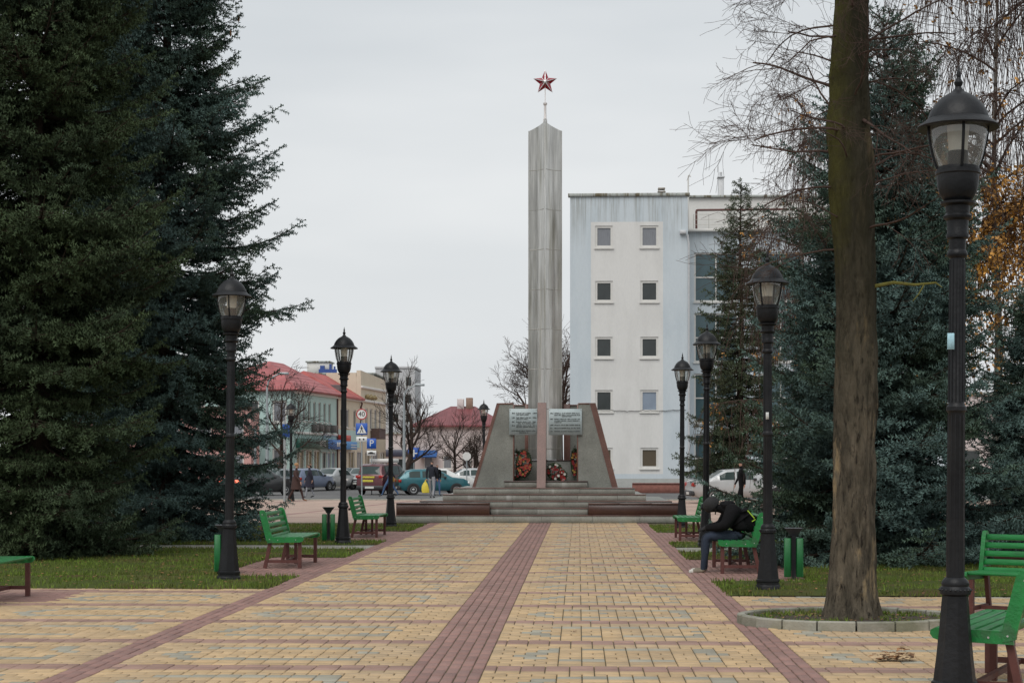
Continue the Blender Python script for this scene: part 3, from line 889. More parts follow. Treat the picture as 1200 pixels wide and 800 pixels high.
segs = []
limbs = []
for k in range(84):
    z = 3.8 + 5.3 * (k / 83) ** 0.8
    az = (180 + rg.gauss(0, 42)) if k % 2 == 0 else (rg.gauss(0, 60))
    limbs.append((z, az, rg.uniform(-12, 42), rg.uniform(0.62, 0.98) * (1.25 if k % 2 else 1.0), rg.uniform(.010, .019)))
for (z, az, el, L, r) in limbs:
    a, e = R(az), R(el)
    d = Vector((math.cos(a) * math.cos(e), math.sin(a) * math.cos(e), math.sin(e)))
    grow(segs, rg, Vector((0, 0, z)) + d * 0.16, d, L, r, 3, 0.66, 0.05, 0.28, (3, 6), 0.5, 0.0021)
split_build(segs, t, 0.018, M_TWIG, M_TWIG_R)
mb = MB()
mb.tube([(0.2, -0.03, 3.42), (0.42, -0.05, 3.46), (0.62, -0.1, 3.43), (0.84, -0.1, 3.45), (0.90, -0.12, 3.40)], [.020, .017, .014, .010, .004], 6)
mb.tube([(0.72, -0.1, 3.43), (0.66, -0.12, 3.33), (0.60, -0.12, 3.26)], [.009, .007, .003], 5)
mb.build('mossy_stub', mat('moss', (0.135, 0.125, 0.025), 0.95, var=0.3, vscale=20), t)['label'] = 'short broken branch grown over with yellow moss'

def bare_tree(u, d, H, tr, seed, label, lvl=4, lean=0.0, clear=0.28, spread=0.6, m=None, kids=(3, 5), up=0.05, trunk_f=0.30, grav=0.0, limbs=7, minr=0.006, reach=0.36):
    t = thing('bare_tree', label, 'tree', (X(u, d), d, -0.1), 0.0, 'leafless trees in the background')
    rg = random.Random(seed); segs = []
    th = H * trunk_f
    top = Vector((lean * th, 0, th))
    mb = MB(); mb.tube([(0, 0, 0), (lean * th * .35, 0, th * .5), tuple(top), (lean * th * 1.15, 0, th * 1.4), (lean * th * 1.2, 0.05, H * 0.75)], [tr * 1.3, tr, tr * .85, tr * .6, tr * .15], 9)
    mb.build('trunk', M_TWIG, t)
    for k in range(limbs):
        f = k / (limbs - 1); zz = th * (0.85 + 1.0 * f); az = k * 2.4 + rg.uniform(-.4, .4); el = R(25 + 40 * f)
        dd = Vector((math.cos(az) * math.cos(el), math.sin(az) * math.cos(el), math.sin(el)))
        grow(segs, rg, Vector((lean * min(zz, th * 1.1), 0, zz)), dd, H * reach * rg.uniform(0.85, 1.15), tr * 0.42, lvl - 1, spread, grav, 0.2, kids, 0.55, minr, up, 0.2)
    split_build(segs, t, 0.03, M_TWIG, m or M_TWIG)
    return t
bare_tree(637, 126, 12.6, 0.28, 25, 'wide leafless tree crown spreading behind the metal obelisk', 5, m=M_TWIG_R, kids=(4, 5), minr=0.011, limbs=11, reach=0.235)
bare_tree(656, 131, 15.5, 0.26, 15, 'leafless tree squeezed between obelisk and pale building', 4, m=M_TWIG_R, kids=(4, 6), minr=0.011, reach=0.2, limbs=10)
bare_tree(330, 104, 5.9, 0.17, 6, 'small leafless tree before the mint green building', 4, kids=(4, 6), spread=0.75, trunk_f=0.36, minr=0.011)
bare_tree(470, 112, 6.6, 0.22, 7, 'leaning leafless tree beside the tall grey street lamp', 4, lean=0.30, kids=(4, 6), up=0.12, minr=0.011)
bare_tree(533, 118, 5.2, 0.12, 8, 'thin leafless tree before the red roofed house, left of two', 4, kids=(3, 5), up=0.1, minr=0.010)
bare_tree(556, 116, 4.9, 0.15, 18, 'bushy leafless tree before the red roofed house, nearest the monument', 4, kids=(4, 6), up=0.08, trunk_f=0.15, minr=0.012)

# weeping birch with golden leaves, right edge
def birch(u, d, H, seed, label, gold_z, n_str, spread=3.2):
    t = thing('birch_tree', label, 'tree', (X(u, d), d, -0.05), 0.0)
    rg = random.Random(seed); segs = []; hang = []; LP = []
    mb = MB(); mb.tube([(0, 0, 0), (.1, 0, H * .3), (0, .1, H * .6), (.1, 0, H * .98)], [.13, .10, .06, .015], 9); mb.build('trunk', mat('birch_bark', (0.20, 0.18, 0.155), 0.8, var=0.4, vscale=4, col2=(0.05, 0.045, 0.04), c2scale=5, c2lo=.55, c2hi=.6), t)
    tips = []
    for k in range(34):
        z = H * rg.uniform(0.2, 0.97); az = rg.uniform(0, 6.28); el = R(rg.uniform(20, 55)); L = spread * (1.15 - z / H) * rg.uniform(.8, 1.2) + .6
        p = Vector((0, 0, z)); dd = Vector((math.cos(az) * math.cos(el), math.sin(az) * math.cos(el), math.sin(el)))
        n = 7
        for i in range(n):
            q = p + dd * (L / n); segs.append((tuple(p), tuple(q), .035 * (1 - i / n) + .006, .035 * (1 - (i + 1) / n) + .006))
            p = q; dd = (dd + Vector((rg.gauss(0, .12), rg.gauss(0, .12), -0.10))).normalized()
            if i > 1:
                for _ in range(3): tips.append(p + Vector((rg.uniform(-.25, .25), rg.uniform(-.25, .25), 0)))
    for p0 in tips:
        for _ in range(n_str):
            p = p0.copy(); L = rg.uniform(.9, 3.4); n = 6; dd = Vector((rg.gauss(0, .5), rg.gauss(0, .5), -.2)).normalized()
            for i in range(n):
                q = p + dd * (L / n); hang.append((tuple(p), tuple(q), .0085, .0065)); 
                if rg.random() < (0.9 if gold_z[0] < q.z < gold_z[1] else 0.03):
                    for _k in range(5): LP.append((q.x + rg.uniform(-.08, .08), q.y + rg.uniform(-.08, .08), q.z + rg.uniform(-.12, .12)))
                p = q; dd = (dd + Vector((rg.gauss(0, .1), rg.gauss(0, .1), -.65))).normalized()
    link('crown', seg_tubes(segs + hang, 3, 'crown', M_TWIG_R), t)
    g = np.random.RandomState(seed); P = np.array(LP); n = len(P)
    A = g.normal(0, 1, (n, 3)); A /= np.linalg.norm(A, axis=1, keepdims=True); B = np.cross(A, g.normal(0, 1, (n, 3))); B /= np.linalg.norm(B, axis=1, keepdims=True)
    s = g.uniform(.035, .065, n)[:, None]
    V = np.stack([P - A * s, P + B * s * .7, P + A * s, P - B * s * .7], 1).reshape(-1, 3)
    link('leaves', np_mesh('leaves', V, np.arange(n * 4).reshape(-1, 4), M_GOLD, rnd=g.rand(n)), t)['kind'] = 'stuff'
birch(1166, 43, 15.5, 3, 'weeping birch with golden leaves low in its hanging twigs, behind the rightmost lamp', (1.5, 8.6), 4, 3.8)
birch(940, 62, 15.0, 13, 'weeping birch with bare reddish twigs hanging beside the thick trunk', (0.0, 0.1), 3, 2.6)
# ------------------------------------------------------------------ monument
def granite(name, base, speck, rough, sc=55.0, grime=None):
    m = bpy.data.materials.new(name); m.use_nodes = True
    n, l = m.node_tree.nodes, m.node_tree.links
    p = n["Principled BSDF"]; p.inputs['Roughness'].default_value = rough
    t = n.new("ShaderNodeTexCoord")
    v = n.new("ShaderNodeTexVoronoi"); v.inputs['Scale'].default_value = sc; l.new(t.outputs['Object'], v.inputs['Vector'])
    z = n.new("ShaderNodeTexNoise"); z.inputs['Scale'].default_value = 1.7; z.inputs['Detail'].default_value = 7; l.new(t.outputs['Object'], z.inputs['Vector'])
    mx = n.new("ShaderNodeMix"); mx.data_type = 'RGBA'
    sp = n.new("ShaderNodeSeparateColor"); l.new(v.outputs['Color'], sp.inputs[0])
    l.new(sp.outputs[0], mx.inputs[0]); mx.inputs[6].default_value = (*base, 1); mx.inputs[7].default_value = (*speck, 1)
    mr = n.new("ShaderNodeMapRange"); mr.inputs[1].default_value = .3; mr.inputs[2].default_value = .7; mr.inputs[3].default_value = .78; mr.inputs[4].default_value = 1.2
    l.new(z.outputs['Fac'], mr.inputs[0])
    oi = n.new("ShaderNodeObjectInfo"); m2 = n.new("ShaderNodeMapRange"); m2.inputs[3].default_value = .9; m2.inputs[4].default_value = 1.1; l.new(oi.outputs['Random'], m2.inputs[0])
    mu = n.new("ShaderNodeMath"); mu.operation = 'MULTIPLY'; l.new(mr.outputs[0], mu.inputs[0]); l.new(m2.outputs[0], mu.inputs[1])
    s = n.new("ShaderNodeVectorMath"); s.operation = 'SCALE'; l.new(mx.outputs[2], s.inputs[0]); l.new(mu.outputs[0], s.inputs['Scale'])
    src = s.outputs[0]
    if grime:
        mp = n.new("ShaderNodeMapping"); mp.inputs['Scale'].default_value = (3.5, 3.5, 0.6); l.new(t.outputs['Object'], mp.inputs[0])
        zg = n.new("ShaderNodeTexNoise"); zg.inputs['Scale'].default_value = 1.0; zg.inputs['Detail'].default_value = 5; l.new(mp.outputs[0], zg.inputs['Vector'])
        mg = n.new("ShaderNodeMapRange"); mg.inputs[1].default_value = .62; mg.inputs[2].default_value = .74; mg.inputs[4].default_value = 0.7; l.new(zg.outputs['Fac'], mg.inputs[0])
        xg = n.new("ShaderNodeMix"); xg.data_type = 'RGBA'; l.new(mg.outputs[0], xg.inputs[0]); l.new(src, xg.inputs[6]); xg.inputs[7].default_value = (*grime, 1)
        src = xg.outputs[2]
    l.new(src, p.inputs['Base Color'])
    return m
M_GRAN = granite('granite_grey', (0.17, 0.175, 0.155), (0.235, 0.24, 0.215), 0.55)
M_GRANS = granite('granite_steps', (0.225, 0.23, 0.20), (0.30, 0.305, 0.27), 0.6, grime=(0.50, 0.51, 0.48))
M_BRNG = granite('granite_brown', (0.135, 0.064, 0.050), (0.19, 0.10, 0.08), 0.4)
M_BRND = granite('granite_dark_brown', (0.052, 0.023, 0.017), (0.078, 0.037, 0.028), 0.35)
M_STEEL = mat('stained_steel_painted_sheen', (0.60, 0.59, 0.56), 0.34, 0.88, var=0.36, vscale=3.0, stretch=(3.5, 3.5, 0.22), bump=0.12, bscale=3,
              col2=(0.36, 0.345, 0.30), c2scale=1.4, c2lo=0.5, c2hi=0.66)  # vertical stains, plus reflection bands of the concave sheets put into the colour
M_SEAM = mat('steel_seam', (0.40, 0.385, 0.35), 0.5, 0.6, var=0.3)
M_PLAQ = mat('plaque_metal', (0.36, 0.42, 0.43), 0.45, 0.1, var=0.10, vscale=3, col2=(0.30, 0.36, 0.37), c2scale=2)
M_LETTER = mat('plaque_letters', (0.045, 0.05, 0.05), 0.6, var=0.1)
M_STARR = mat('star_red', (0.27, 0.012, 0.030), 0.28, var=0.15, coat=0.5)
M_STARS = mat('star_silver', (0.75, 0.76, 0.76), 0.3, 0.7, var=0.05)

AX = -0.965
mon = thing('war_monument', 'steel obelisk topped by a red star on a stepped granite base', 'monument', (AX, 50.2, 0))
MY = 50.2
def L3(x, y): return x - AX, y - MY
def mbox(name, x0, x1, y0, y1, z0, z1, m, parent=mon, c=0.008):
    return MB().cbox(x0 - AX, x1 - AX, y0 - MY, y1 - MY, z0, z1, c).build(name, m, parent)
steps = [(-5.03, 2.86, 46.82, 55.5, 0.0, 0.213), (-5.00, 2.83, 47.42, 55.1, 0.213, 0.402), (-4.44, 2.60, 47.5, 54.7, 0.402, 0.588),
         (-3.82, 1.89, 47.85, 54.3, 0.588, 0.765), (-3.55, 1.59, 48.2, 53.9, 0.765, 0.94)]
def step(x0, x1, y0, y1, z0, z1, slab=1.3, seed=0):
    """core with single riser slabs in front and a thin brown tread slab on top"""
    rg = random.Random(seed)
    core = mbox('step', x0 + .03, x1 - .03, y0 + .03, y1, z0, z1 - .018, M_GRAN, c=0.003)
    x = x0
    while x < x1 - 0.01:
        e = min(x1, x + slab * rg.uniform(.85, 1.15))
        if x1 - e < 0.35: e = x1
        mbox('riser_slab', x + .003, e - .003, y0 + rg.uniform(-.002, .002), y0 + .034, z0 + .002, z1 - .019, M_GRANS, core, c=0.004)
        mbox('tread_slab', x + .002, e - .002, y0 - .02, min(y0 + .62, y1), z1 - .017, z1, M_BRNG, core, c=0.006)
        x = e
    return core
for i, s in enumerate(steps): step(*s, seed=i)
step(-2.43, 0.25, 47.15, 47.40, 0.213, 0.402, seed=9)
for (x0, x1) in ((-5.02, -2.45), (0.265, 2.84)):
    w = mbox('low_wall', x0, x1, 46.84, 47.36, 0.215, 0.50, M_BRND)
    n = 3
    for k in range(n):
        a = x0 + (x1 - x0) * k / n; b = x0 + (x1 - x0) * (k + 1) / n
        mbox('cap_slab', a + .002, b - .002, 46.82, 47.38, 0.502, 0.548, M_BRND, w, c=0.01)

def wing(name, pts, y0, y1, trim_w, top_z):
    """trapezoid slab: pts = (inner_x, outer_base_x, outer_top_x)"""
    xi, xb, xt = [p - AX for p in pts]; zb = 0.942
    sgn = 1 if xb > xi else -1
    body = MB().prism([(xi, zb), (xb - sgn * .02, zb), (xt - sgn * .02, top_z - .035), (xi, top_z - .035)], y0 - MY, y1 - MY, 'y')
    o = body.build(name, M_GRAN, mon)
    MB().prism([(xb - sgn * trim_w, zb), (xb, zb), (xt, top_z), (xt - sgn * trim_w, top_z)], y0 - MY - .012, y1 - MY + .012, 'y').build('edge_slab', M_BRNG, o)
    MB().cbox(min(xi, xt - sgn * trim_w) - .002, max(xi, xt - sgn * trim_w) - .002, y0 - MY - .015, y1 - MY + .015, top_z - .037, top_z + .002, .006).build('cap_slab', M_BRNG, o)
    MB().cbox(min(xi, xi - sgn * .035), max(xi, xi - sgn * .035), y0 - MY - .008, y1 - MY + .008, zb, top_z - .03, .004).build('inner_edge_slab', M_BRNG, o)
    return o
wing('wing_wall', (-1.89, -3.07, -2.36), 49.2, 49.55, 0.09, 3.37)
wing('wing_wall', (-0.01, 1.13, 0.49), 49.2, 49.55, 0.17, 3.37)
for (a, b, c, e0, e1) in ((-1.62, -3.0, -2.3, -1.62, -1.50), (-0.25, 1.06, 0.45, -0.45, -0.25)):
    o = wing('wing_wall', (a, b, c), 51.5, 51.85, 0.10, 3.40)
    mbox('end_slab', e0 + .004, e1 - .004 if e1 < a + .2 else e1, 51.46, 51.90, 0.945, 3.42, M_BRNG, o)
# front fin leaning back
fx0, fx1 = -1.185 - AX, -0.935 - AX
fin = [(48.33, 0.942), (49.9, 0.942), (49.9, 3.39), (49.38, 3.39)]
MB().prism([(y - MY, z) for y, z in fin], fx0, fx1, 'x').build('front_fin', M_BRNG, mon)
mbox('plinth', -1.86, -0.05, 49.9, 51.2, 0.945, 1.70, M_GRAN)
mbox('plinth_cap', -1.89, -0.02, 49.88, 51.22, 1.702, 1.735, M_BRND)
mbox('altar_step', -2.12, 0.245, 48.72, 49.19, 0.942, 1.10, M_GRANS)
mbox('altar_tread', -2.14, 0.265, 48.70, 49.19, 1.102, 1.13, M_BRND)
mbox('inner_floor', -1.84, -0.06, 49.56, 49.89, 0.945, 1.12, M_GRAN)

# plaques with rows of small cast letters (unreadable at this distance)
rg = random.Random(12)
def plaque(x0, x1, z0, z1, lines, last_center):
    o = MB().cbox(x0 - AX, x1 - AX, 49.13 - MY, 49.165 - MY, z0, z1, .008).build('plaque', M_PLAQ, mon)
    y = 49.125 - MY
    for (zf, a, b, h) in lines:
        mb = MB()
        z = z1 - (z1 - z0) * zf; x = x0 + (x1 - x0) * a; e = x0 + (x1 - x0) * b
        while x < e - 0.02:
            for _ in range(rg.randint(3, 9)):
                w = h * rg.uniform(.42, .62)
                if x + w > e: break
                k = rg.randint(0, 3)
                st = h * .17
                # letter-like strokes
                mb.box(x - AX, x + st - AX, y, y + .006, z - h / 2, z + h / 2)
                if k != 1: mb.box(x + w - st - AX, x + w - AX, y, y + .006, z - h / 2, z + h / 2)
                if k in (0, 2): mb.box(x + st - AX, x + w - st - AX, y, y + .006, z + h / 2 - st, z + h / 2)
                if k in (1, 2, 3): mb.box(x + st - AX, x + w - st - AX, y, y + .006, z - st / 2, z + st / 2)
                if k == 1: mb.box(x + st - AX, x + w - AX, y, y + .006, z - h / 2, z - h / 2 + st)
                x += w + h * .16
            x += h * .45
        mb.build('lettering', M_LETTER, o)['kind'] = 'stuff'
    for sx in (x0 + .03, x1 - .03):
        for sz in (z0 + .03, z1 - .03):
            mb = MB(); mb.lathe([(.012, 0), (.012, .004), (.005, .010)], 8)
            mb.v = [(sx - AX + px, 49.13 - MY - pz, sz + py) for px, py, pz in mb.v]
            mb.build('rivet', M_SEAM, o)
h = .034
lf = []
for zf in (.17, .34, .50, .64): lf += [(zf, .10, .21, h), (zf, .25, .80, h), (zf, .84, .99, h)]
lf += [(.23, .25, .72, h * .9), (.40, .25, .70, h * .9), (.56, .3, .95, h * .9), (.70, .25, .95, h * .9), (.84, .08, .95, h), (.91, .35, .7, h)]
plaque(-1.995, -1.19, 2.45, 3.205, lf, True)
lf = []
for zf in (.17, .39, .62, .74, .86): lf += [(zf, .05, .14, h), (zf, .17, .95, h)]
lf += [(.24, .17, .95, h * .9), (.29, .40, .7, h * .8), (.46, .17, .95, h * .9), (.52, .17, .4, h * .8)]
plaque(-0.86, 0.10, 2.45, 3.20, lf, False)

# obelisk of bent steel sheets
PXC, PYC = -0.985 - AX, 0.15
HW, HD, ZT, ZB = 0.487, 0.40, 11.42, 1.74
def plan(t):
    """t 0..4 round the column, concave sides between four edges"""
    k = int(t) % 4; f = t - int(t)
    c = [(0, -HD), (HW, 0), (0, HD), (-HW, 0)]
    a, b = c[k], c[(k + 1) % 4]
    x = a[0] + (b[0] - a[0]) * f; y = a[1] + (b[1] - a[1]) * f
    pull = 1 - 0.26 * math.sin(math.pi * f)
    return x * pull, y * pull
g = random.Random(41)
hseg = 1.17
zs = [ZT - hseg * i for i in range(0, 9)]
zs = [z for z in zs if z > ZB] + [ZB]
for i in range(len(zs) - 1):
    for k in range(4):
        NU, NV = 8, 9
        vs, fs = [], []
        dents = [(g.random(), g.random(), g.uniform(.08, .22), g.uniform(-.018, .012)) for _ in range(3)]
        for a in range(NV + 1):
            for b in range(NU + 1):
                x, y = plan(k + b / NU * .9999)
                fv, fu = a / NV, b / NU
                dd = sum(A * math.exp(-((fu - du) ** 2 + (fv - dv) ** 2) / (2 * s * s)) for du, dv, s, A in dents) * math.sin(math.pi * fu)
                sc = 1 + dd / 0.4
                top = zs[i]
                if i == 0:
                    r = abs(x) / HW
                    top = ZT + 0.22 * (1 - r) ** 1.1
                    z = top + (zs[i + 1] - top) * fv
                else:
                    z = zs[i] + (zs[i + 1] - zs[i]) * fv
                vs.append((PXC + x * sc, PYC + y * sc, z))
        for a in range(NV):
            for b in range(NU):
                q = a * (NU + 1) + b
                fs.append((q, q + NU + 1, q + NU + 2, q + 1))
        mb = MB(); mb.add(vs, fs, 0, True); mb.build('steel_sheet', M_STEEL, mon)
for z in zs[1:-1]:
    mb = MB()
    ring_ = [plan(t * 4 / 48) for t in range(48)]
    vs = []
    for (s, dz) in ((1.0, -.012), (1.010, -.009), (1.010, .009), (1.0, .012)):
        vs += [(PXC + x * s, PYC + y * s, z + dz) for x, y in ring_]
    fs = [(a * 48 + k, a * 48 + (k + 1) % 48, (a + 1) * 48 + (k + 1) % 48, (a + 1) * 48 + k) for a in range(3) for k in range(48)]
    mb.add(vs, fs); mb.build('seam_band', M_SEAM, mon)
mb = MB(); mb.tube([(PXC, PYC - HD - .005, ZB), (PXC, PYC - HD - .005, ZT + .1), (PXC, PYC - HD * .5, ZT + .30), (PXC, PYC, ZT + .34)], .032, 10); mb.build('edge_rib', M_STEEL, mon)
for sx in (-1, 1):
    mb = MB(); mb.tube([(PXC + sx * HW, PYC, ZB), (PXC + sx * HW, PYC, ZT + .01)], .012, 8); mb.build('edge_rib', M_STEEL, mon)
mb = MB(); mb.lathe([(.06, 0), (.055, .1), (.04, .12), (.034, .50), (.055, .515), (.060, .57), (.02, .59), (.012, .60), (.012, 1.05)], 14, (PXC, PYC, ZT + .26)); mb.build('spire', mat('spire_paint', (.62, .58, .56), .5, .2, var=.1), mon)
SZ, SR = 12.86, 0.37
star = empty('star', (PXC, PYC, SZ), 0, mon)
outer, inner = [], []
for k in range(5):
    a = math.pi / 2 + 2 * math.pi * k / 5; outer.append((SR * math.cos(a), SR * math.sin(a)))
    a += math.pi / 5; inner.append((SR * .44 * math.cos(a), SR * .44 * math.sin(a)))
for k in range(5):
    for s_, q in ((1, inner[k]), (-1, inner[k - 1])):
        mb = MB(); o_ = outer[k]
        mb.add([(0, -.085, 0), (o_[0], 0, o_[1]), (q[0], 0, q[1]), (0, .085, 0)], [(0, 1, 2), (3, 2, 1), (0, 2, 3), (0, 3, 1)])
        mb.build('facet', M_STARR, star)
    mb = MB()
    for pt in (outer[k],):
        mb.tube([(0, -.090, 0), (pt[0] * .97, -.004, pt[1] * .97)], [.016, .007], 6); mb.tube([(0, .090, 0), (pt[0] * .97, .004, pt[1] * .97)], [.016, .007], 6)
    mb.tube([(0, -.088, 0), (inner[k][0], 0, inner[k][1])], [.010, .008], 6)
    mb.build('silver_rib', M_STARS, star)

# ------------------------------------------------------------------ wreaths
M_FRED = mat('flower_red', (0.26, 0.014, 0.016), 0.6, var=0.3, vscale=20, rnd=0.25)
M_FORG = mat('flower_orange', (0.36, 0.075, 0.045), 0.6, var=0.3, vscale=20)
M_FYEL = mat('flower_yellow', (0.42, 0.26, 0.06), 0.6, var=0.3, vscale=20)
M_FWHT = mat('flower_white', (0.62, 0.60, 0.55), 0.6, var=0.2, vscale=20)
M_FLEAF = mat('wreath_leaf', (0.028, 0.050, 0.020), 0.7, var=0.4, vscale=15)
M_BLACK = mat('black_plastic', (0.018, 0.018, 0.020), 0.45, var=0.2)
def flower(mb, c, r, mi, g):
    vs = [c]; fs = []
    n = 7
    for k in range(n):
        a = 6.283 * k / n
        vs.append((c[0] + r * math.cos(a), c[1] - r * g.uniform(.2, .6), c[2] + r * math.sin(a)))
        vs.append((c[0] + r * .55 * math.cos(a + .45), c[1] - r * .1, c[2] + r * .55 * math.sin(a + .45)))
    m = 2 * n
    for k in range(m): fs.append((0, 1 + k, 1 + (k + 1) % m))
    mb.add(vs, fs, mi)
def wreath(u, v, d, w, h, tilt, label, cols, seed, ribbon=True):
    g = random.Random(seed)
    t = thing('wreath', label, 'wreath', (X(u, d), d, ZU(u, v, d) - h / 2), 0.0, 'wreaths laid at the monument')
    leaves = MB()
    for k in range(150):
        a = g.uniform(0, 6.28); rr = math.sqrt(g.uniform(.15, 1))
        x, z = rr * w / 2 * math.cos(a), h / 2 + rr * h / 2 * math.sin(a); y = (z - h / 2) * tilt + g.uniform(-.03, .05)
        b = g.uniform(0, 6.28); s = g.uniform(.05, .10)
        e = (x + s * math.cos(b), y - g.uniform(.0, .06), z + s * math.sin(b))
        leaves.add([(x - .012, y, z), (x + .012, y, z + .01), e, ((x + e[0]) / 2, y - .03, (z + e[2]) / 2 + .015)], [(0, 1, 3), (1, 2, 3), (2, 0, 3)])
    leaves.build('foliage', M_FLEAF, t)
    back = MB(); back.tube([(w * .40 * math.cos(a * .2618), h * .40 * math.sin(a * .2618) * tilt + .05, h / 2 + h * .40 * math.sin(a * .2618)) for a in range(25)], .05, 6); back.build('backing', M_FLEAF, t)
    bl = MB(); mats = []
    for (m, cnt) in cols:
        mats.append(m)
        for _ in range(cnt):
            a = g.uniform(0, 6.28); rr = math.sqrt(g.uniform(.02, .72))
            x, z = rr * w / 2 * math.cos(a), h / 2 + rr * h / 2 * math.sin(a)
            flower(bl, (x, (z - h / 2) * tilt - .045, z), g.uniform(.032, .055), len(mats) - 1, g)
    bl.build('blossoms', mats, t)
    mb = MB(); mb.tube([(-w * .2, .02 - h / 2 * tilt, .03), (-w * .28, -.02 - h / 2 * tilt, 0.0)], .012, 6); mb.tube([(w * .2, .02 - h / 2 * tilt, .03), (w * .28, -.02 - h / 2 * tilt, 0.0)], .012, 6); mb.tube([(0, .05, h * .5), (0, .22, 0.0)], .010, 6)
    mb.build('stand', M_BLACK, t)
    return t
BV = 562
wreath(605, 545, 49.50, .34, .95, .10, 'tall dark wreath with few white flowers at the back of the niche', [(M_FWHT, 14), (M_FRED, 6)], 1)
wreath(614, 543, 49.32, .46, .88, .12, 'oval wreath of orange and red flowers left of the brown fin', [(M_FORG, 34), (M_FRED, 16), (M_FYEL, 10)], 2)
wreath(650, 552, 49.32, .46, .52, .2, 'round dark wreath with red rim and white centre right of the brown fin', [(M_FRED, 22), (M_FWHT, 8)], 3)
wreath(658.5, 557, 49.24, .24, .34, .2, 'small red and white wreath lying low beside the round one', [(M_FRED, 14), (M_FWHT, 4)], 4)
wreath(674, 541, 49.62, .22, .9, .05, 'narrow wreath of red and yellow flowers at the inner edge of the wing wall', [(M_FRED, 20), (M_FYEL, 10)], 5)

# ------------------------------------------------------------------ park lamps
M_IRON = mat('cast_iron', (0.009, 0.0095, 0.011), 0.44, 0.0, var=0.35, vscale=6, bump=0.2, bscale=30, spec=0.25, col2=(0.018, 0.0185, 0.020), c2scale=2, rnd=0)
M_GLAS = glass_mat('lamp_glass', (0.98, 0.985, 0.98), 0.20, 0.04)
M_DIFF = mat('lamp_diffuser', (0.78, 0.74, 0.64), 0.5, var=0.1)
def make_lamp():
    t = empty('park_lamp')
    S = 24
    b = MB(); b.lathe([(.168, -.03), (.168, .06), (.160, .075), (.152, .08), (.152, .11), (.160, .118), (.160, .140), (.146, .150), (.128, .30), (.108, .50), (.092, .70), (.088, .74)], 8, smooth=False); 
    b.build('base', M_IRON, t)
    b = MB(); b.lathe([(.088, .735), (.104, .745), (.108, .77), (.100, .79), (.092, .80), (.096, .815), (.086, .84), (.066, .86)], S)
    for k in range(20):
        a = 6.283 * k / 20; b.lathe([(.004, -.008), (.010, 0), (.004, .008)], 6, (.106 * math.cos(a), .106 * math.sin(a), .775))
    b.build('collar', M_IRON, t)
    b = MB()
    prof = [(.062, .85), (.056, 1.99), (.060, 2.0), (.068, 2.01), (.068, 2.035), (.060, 2.045), (.054, 2.06), (.050, 3.06), (.064, 3.07), (.070, 3.09), (.064, 3.11), (.056, 3.12), (.058, 3.19), (.074, 3.20), (.078, 3.22), (.070, 3.24), (.074, 3.32), (.094, 3.335), (.098, 3.35), (.080, 3.37), (.084, 3.42), (.118, 3.435), (.120, 3.45)]
    b.lathe(prof, S)
    pl = b.build('pole', M_IRON, t)
    b = MB()
    for k in range(12):
        a = 6.283 * k / 12
        b.tube([(.058 * math.cos(a), .058 * math.sin(a), .9), (.0535 * math.cos(a), .0535 * math.sin(a), 1.98)], .006, 4, caps=False)
        b.tube([(.054 * math.cos(a), .054 * math.sin(a), 2.07), (.049 * math.cos(a), .049 * math.sin(a), 3.05)], .006, 4, caps=False)
    b.build('fluting', M_IRON, pl)
    b = MB(); b.lathe([(.075, 3.445), (.104, 3.470), (.124, 3.505), (.137, 3.55), (.143, 3.60), (.144, 3.635), (.152, 3.642), (.152, 3.668), (.143, 3.674), (.142, 3.69), (.10, 3.69)], S); b.build('bowl', M_IRON, t)
    b = MB(); b.lathe([(.142, 3.69), (.166, 3.76), (.184, 3.84), (.196, 3.92), (.198, 3.985)], S, caps=False); b.build('glass', M_GLAS, t)
    for k in range(4):
        a = 6.283 * (k + .5) / 4; q = lambda r, z: (r * math.cos(a), r * math.sin(a), z)
        b = MB(); b.tube([q(.140, 3.68), q(.168, 3.76), q(.187, 3.84), q(.199, 3.92), q(.202, 3.99)], .011, 6); b.build('rib', M_IRON, t)
    b = MB(); b.lathe([(.062, 3.80), (.064, 3.81), (.076, 3.95), (.076, 3.98)], 16); b.build('diffuser', M_DIFF, t)
    b = MB(); b.lathe([(.070, 3.685), (.070, 3.80), (.05, 3.805)], 14); b.build('socket', M_IRON, t)
    b = MB(); b.lathe([(.19, 3.975), (.275, 3.955), (.282, 3.965), (.262, 3.985), (.232, 4.003), (.216, 4.02), (.208, 4.022), (.206, 4.034), (.192, 4.075), (.160, 4.125), (.118, 4.168), (.072, 4.196), (.044, 4.210), (.036, 4.225)], S); cp = b.build('cap', M_IRON, t)
    b = MB(); b.lathe([(.032, 4.222), (.020, 4.245), (.028, 4.26), (.032, 4.275), (.020, 4.295), (.012, 4.31), (.018, 4.325), (.010, 4.355), (.002, 4.40)], 12); b.build('finial', M_IRON, cp)
    return t
lamp = make_lamp()
LG = 'cast iron park lamps'
lamps = [(1118.5, 11.9, 'cast iron lamp in the foreground, tallest in view, beside the two green benches'),
         (900, 22.2, 'cast iron lamp on the lawn corner just behind the seated person'),
         (827, 33.6, 'cast iron lamp partly hidden behind the head of the seated person'),
         (799, 42.8, 'cast iron lamp before the pale office building, nearest the monument on that side'),
         (268, 23.6, 'cast iron lamp on the lawn in front of the dark spruces'),
         (402, 34.4, 'cast iron lamp beside the green bin with the funnel'),
         (457.5, 43.3, 'cast iron lamp beside the far green bench, in front of the red minivan'),
         (567, 74.0, 'distant cast iron lamp just left of the monument wing wall'),
         (341, 73.5, 'distant cast iron lamp on the square next to the walking women')]
